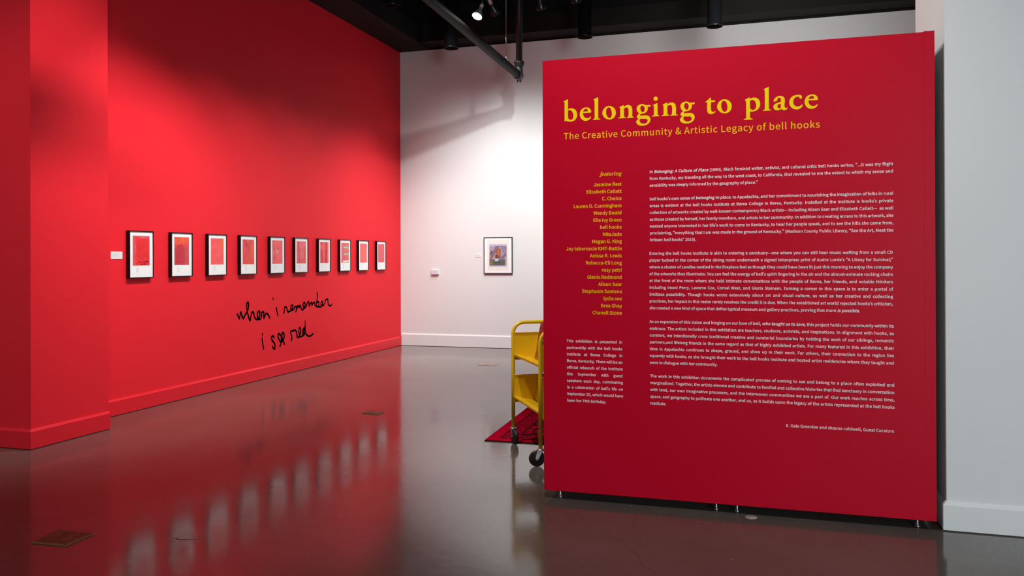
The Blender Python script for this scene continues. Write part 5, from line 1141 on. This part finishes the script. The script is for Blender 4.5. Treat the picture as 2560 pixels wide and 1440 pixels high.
quad_cover('pale copper outlet cover in floor near the white back wall', [(-3.642, 10.429), (-3.403, 10.431), (-3.408, 10.623), (-3.640, 10.62)], M['pinkish'], GC)
dk = MB()
dk.lathe([(0, 0.0), (0.034, 0.0), (0.032, 0.003), (0.006, 0.004), (0, 0.004)], (0, 0, 0), n=24)
disc = dk.build('floor_plug', M['pale_metal'], None, (-0.042, 4.735, 0))
tag(disc, 'small pale round plug in floor in front of the crimson panel', 'floor plug')

sp_ = [(-0.06, 0.010), (-0.058, 0.0), (-0.045, -0.006), (-0.02, -0.004), (0.01, 0.004), (0.05, 0.016), (0.07, 0.018)]
T = Text()
stroke_fill(T, sp_, [0.003, 0.003, 0.003, 0.004, 0.004, 0.003, 0.001], 7)
T.build('scuff_mark', M['rubber'], bpy.data.objects['floor'], lambda a, b: (-2.843 + a, 3.543 + b, 0.0006))

# ------------------------------------------------------------------ overhead pipe
pp = thing('overhead_pipe', 'dark iron drain pipe hanging below the black ceiling with elbow and riser', 'pipe', (-3.207, 11.0, 4.015))
pe = Vector((-3.207, 11.0, 4.015))
near = Vector((-3.18, 3.0, 4.20))
d = (near - pe)
MB().tube([d * 0.0 + (d.normalized() * 0.02), d * 0.5, d], 0.056, 28).build('pipe_run', M['pipe'], pp)
el = MB()
dn = d.normalized()
el.lathe([(0.0, -0.064), (0.03, -0.058), (0.05, -0.038), (0.062, -0.01), (0.065, 0.02), (0.064, 0.06), (0.0655, 0.061), (0.0655, 0.11), (0.058, 0.112)], (0, 0, 0), dn, n=28)
el.tube([(0, 0, 0.0), (0, 0.0, 0.10), (0, 0, 0.16)], [0.058, 0.050, 0.048], 24)
for k in range(5):
    an = k * 1.257
    el.tube([(0.02 * math.cos(an), 0.02 * math.sin(an), -0.05), (0.035 * math.cos(an), 0.035 * math.sin(an), -0.085)], 0.006, 6)
el.build('elbow', M['pipe_dark'], pp)
MB().lathe([(0.0, 0.135), (0.062, 0.135), (0.066, 0.142), (0.066, 0.165), (0.072, 0.170), (0.072, 0.20), (0.066, 0.206), (0.05, 0.208)], (0, 0, 0), n=26).build('collar', M['pipe_dark'], pp)
MB().tube([(0, 0, 0.16), (0, 0, ZC - 4.015)], 0.046, 24).build('riser', M['pipe_dark'], pp)
hg = MB()
hp = Vector((-0.0, -0.62, 0.015))
hg.tube([hp + Vector((0, 0, 0.055)), hp + Vector((0, 0, ZC - 4.03))], 0.0045, 8)
hg.tube([hp + Vector((0, 0, 0.27)), hp + Vector((0, 0, 0.40))], 0.008, 8)
hg.tube([hp + Vector((-0.03, 0, 0.045)), hp + Vector((0, 0, 0.11)), hp + Vector((0.03, 0, 0.045))], 0.006, 8)
hg.build('hanger_rod', M['steel'], pp)

# ------------------------------------------------------------------ downlights, track and lamps
def downlight(x, y, z, label):
    t = thing('ceiling_downlight', label, 'ceiling light', (x, y, z), 0, 'black cylinder downlights under the ceiling')
    MB().lathe([(0.104, 0.0), (0.106, 0.004), (0.106, 0.02), (0.092, 0.03), (0.092, 0.75), (0.0, 0.75)], n=32).build('housing', M['can_black'], t)
    MB().lathe([(0.104, 0.0), (0.085, 0.05), (0.04, 0.12), (0.0, 0.13)], n=32).build('reflector', M['black'], t)
    MB().tube([(0, 0, 0.75), (0, 0, ZC - z)], 0.02, 10).build('stem', M['can_black'], t)
downlight(-4.229, 11.0, 4.48, 'black cylinder downlight below ceiling, left of the drain pipe')
downlight(-2.265, 11.0, 4.48, 'black cylinder downlight just right of the pipe riser')
downlight(-0.533, 11.0, 4.48, 'black cylinder downlight above the right half of the crimson panel')
downlight(-4.20, 8.95, 4.48, 'black cylinder downlight at top edge, over the red wall corner')

trk = thing('lighting_track', 'black lighting track under the ceiling carrying the spot lamps', 'lighting track', (-2.0, 8.85, 4.56))
MB().box((-1.6, -0.018, 0), (3.4, 0.018, 0.035), ch=0.003).build('rail', M['can_black'], trk)
for x in (-1.3, 0.4, 2.2):
    MB().tube([(x, 0, 0.035), (x, 0, ZC - 4.56)], 0.008, 8).build('suspension_rod', M['can_black'], trk)

def par_lamp(loc, target, lit, label, cord=False):
    """a bare reflector lamp in a socket on a short stem, hung from the track"""
    L = Vector(loc)
    t = thing('spot_lamp', label, 'spotlight', L, 0, 'reflector lamps on the track')
    ax = (Vector(target) - L).normalized()
    b = MB()
    b.lathe([(0.0, -0.13), (0.020, -0.13), (0.022, -0.10), (0.030, -0.085), (0.050, -0.04), (0.060, -0.012), (0.061, 0.0), (0.057, 0.004)], (0, 0, 0), ax, n=26)
    b.build('reflector', M['can_black'] if not lit else M['lamp_off'], t)
    f = MB()
    f.lathe([(0.058, 0.001), (0.045, 0.008), (0.02, 0.012), (0.0, 0.013)], (0, 0, 0), ax, n=26)
    f.build('lamp_face', M['lamp_on'] if lit else M['lamp_off'], t)
    s = MB()
    s.lathe([(0.0, -0.19), (0.018, -0.188), (0.022, -0.17), (0.022, -0.125), (0.0, -0.125)], (0, 0, 0), ax, n=18)
    s.build('socket', M['socket'], t)
    p = -ax * 0.185
    top = Vector((0, 8.85 - L.y, 4.56 - L.z))
    q = MB()
    q.tube([p, Vector((top.x, top.y, (p.z + top.z) / 2 + 0.03)), top], 0.007, 8)
    q.box((top.x - 0.03, top.y - 0.014, top.z - 0.03), (top.x + 0.03, top.y + 0.014, top.z + 0.001))
    q.build('stem', M['can_black'], t)
    if cord:
        c = MB()
        pts = [p + Vector((0.0 + 0.05 * math.sin(k * 0.5), 0, 0.012 * k)) for k in range(9)]
        c.tube(pts, 0.003, 6)
        c.build('cord', M['steel'], t)
    return t
par_lamp((-3.03, 8.70, 4.19), (-3.53, 7.23, 1.67), True, 'glowing reflector lamp facing the room beside the drain pipe')
par_lamp((-2.86, 8.85, 4.25), (-2.6, 9.9, 3.3), False, 'unlit reflector lamp with looped cord right behind the glowing lamp', cord=True)
par_lamp((-2.31, 8.80, 4.24), (-2.3, 9.6, 3.0), False, 'reflector lamp on track, right of the pipe riser')
par_lamp((-1.91, 8.80, 4.28), (-1.95, 9.6, 3.1), False, 'reflector lamp on track above the left edge of the crimson panel')
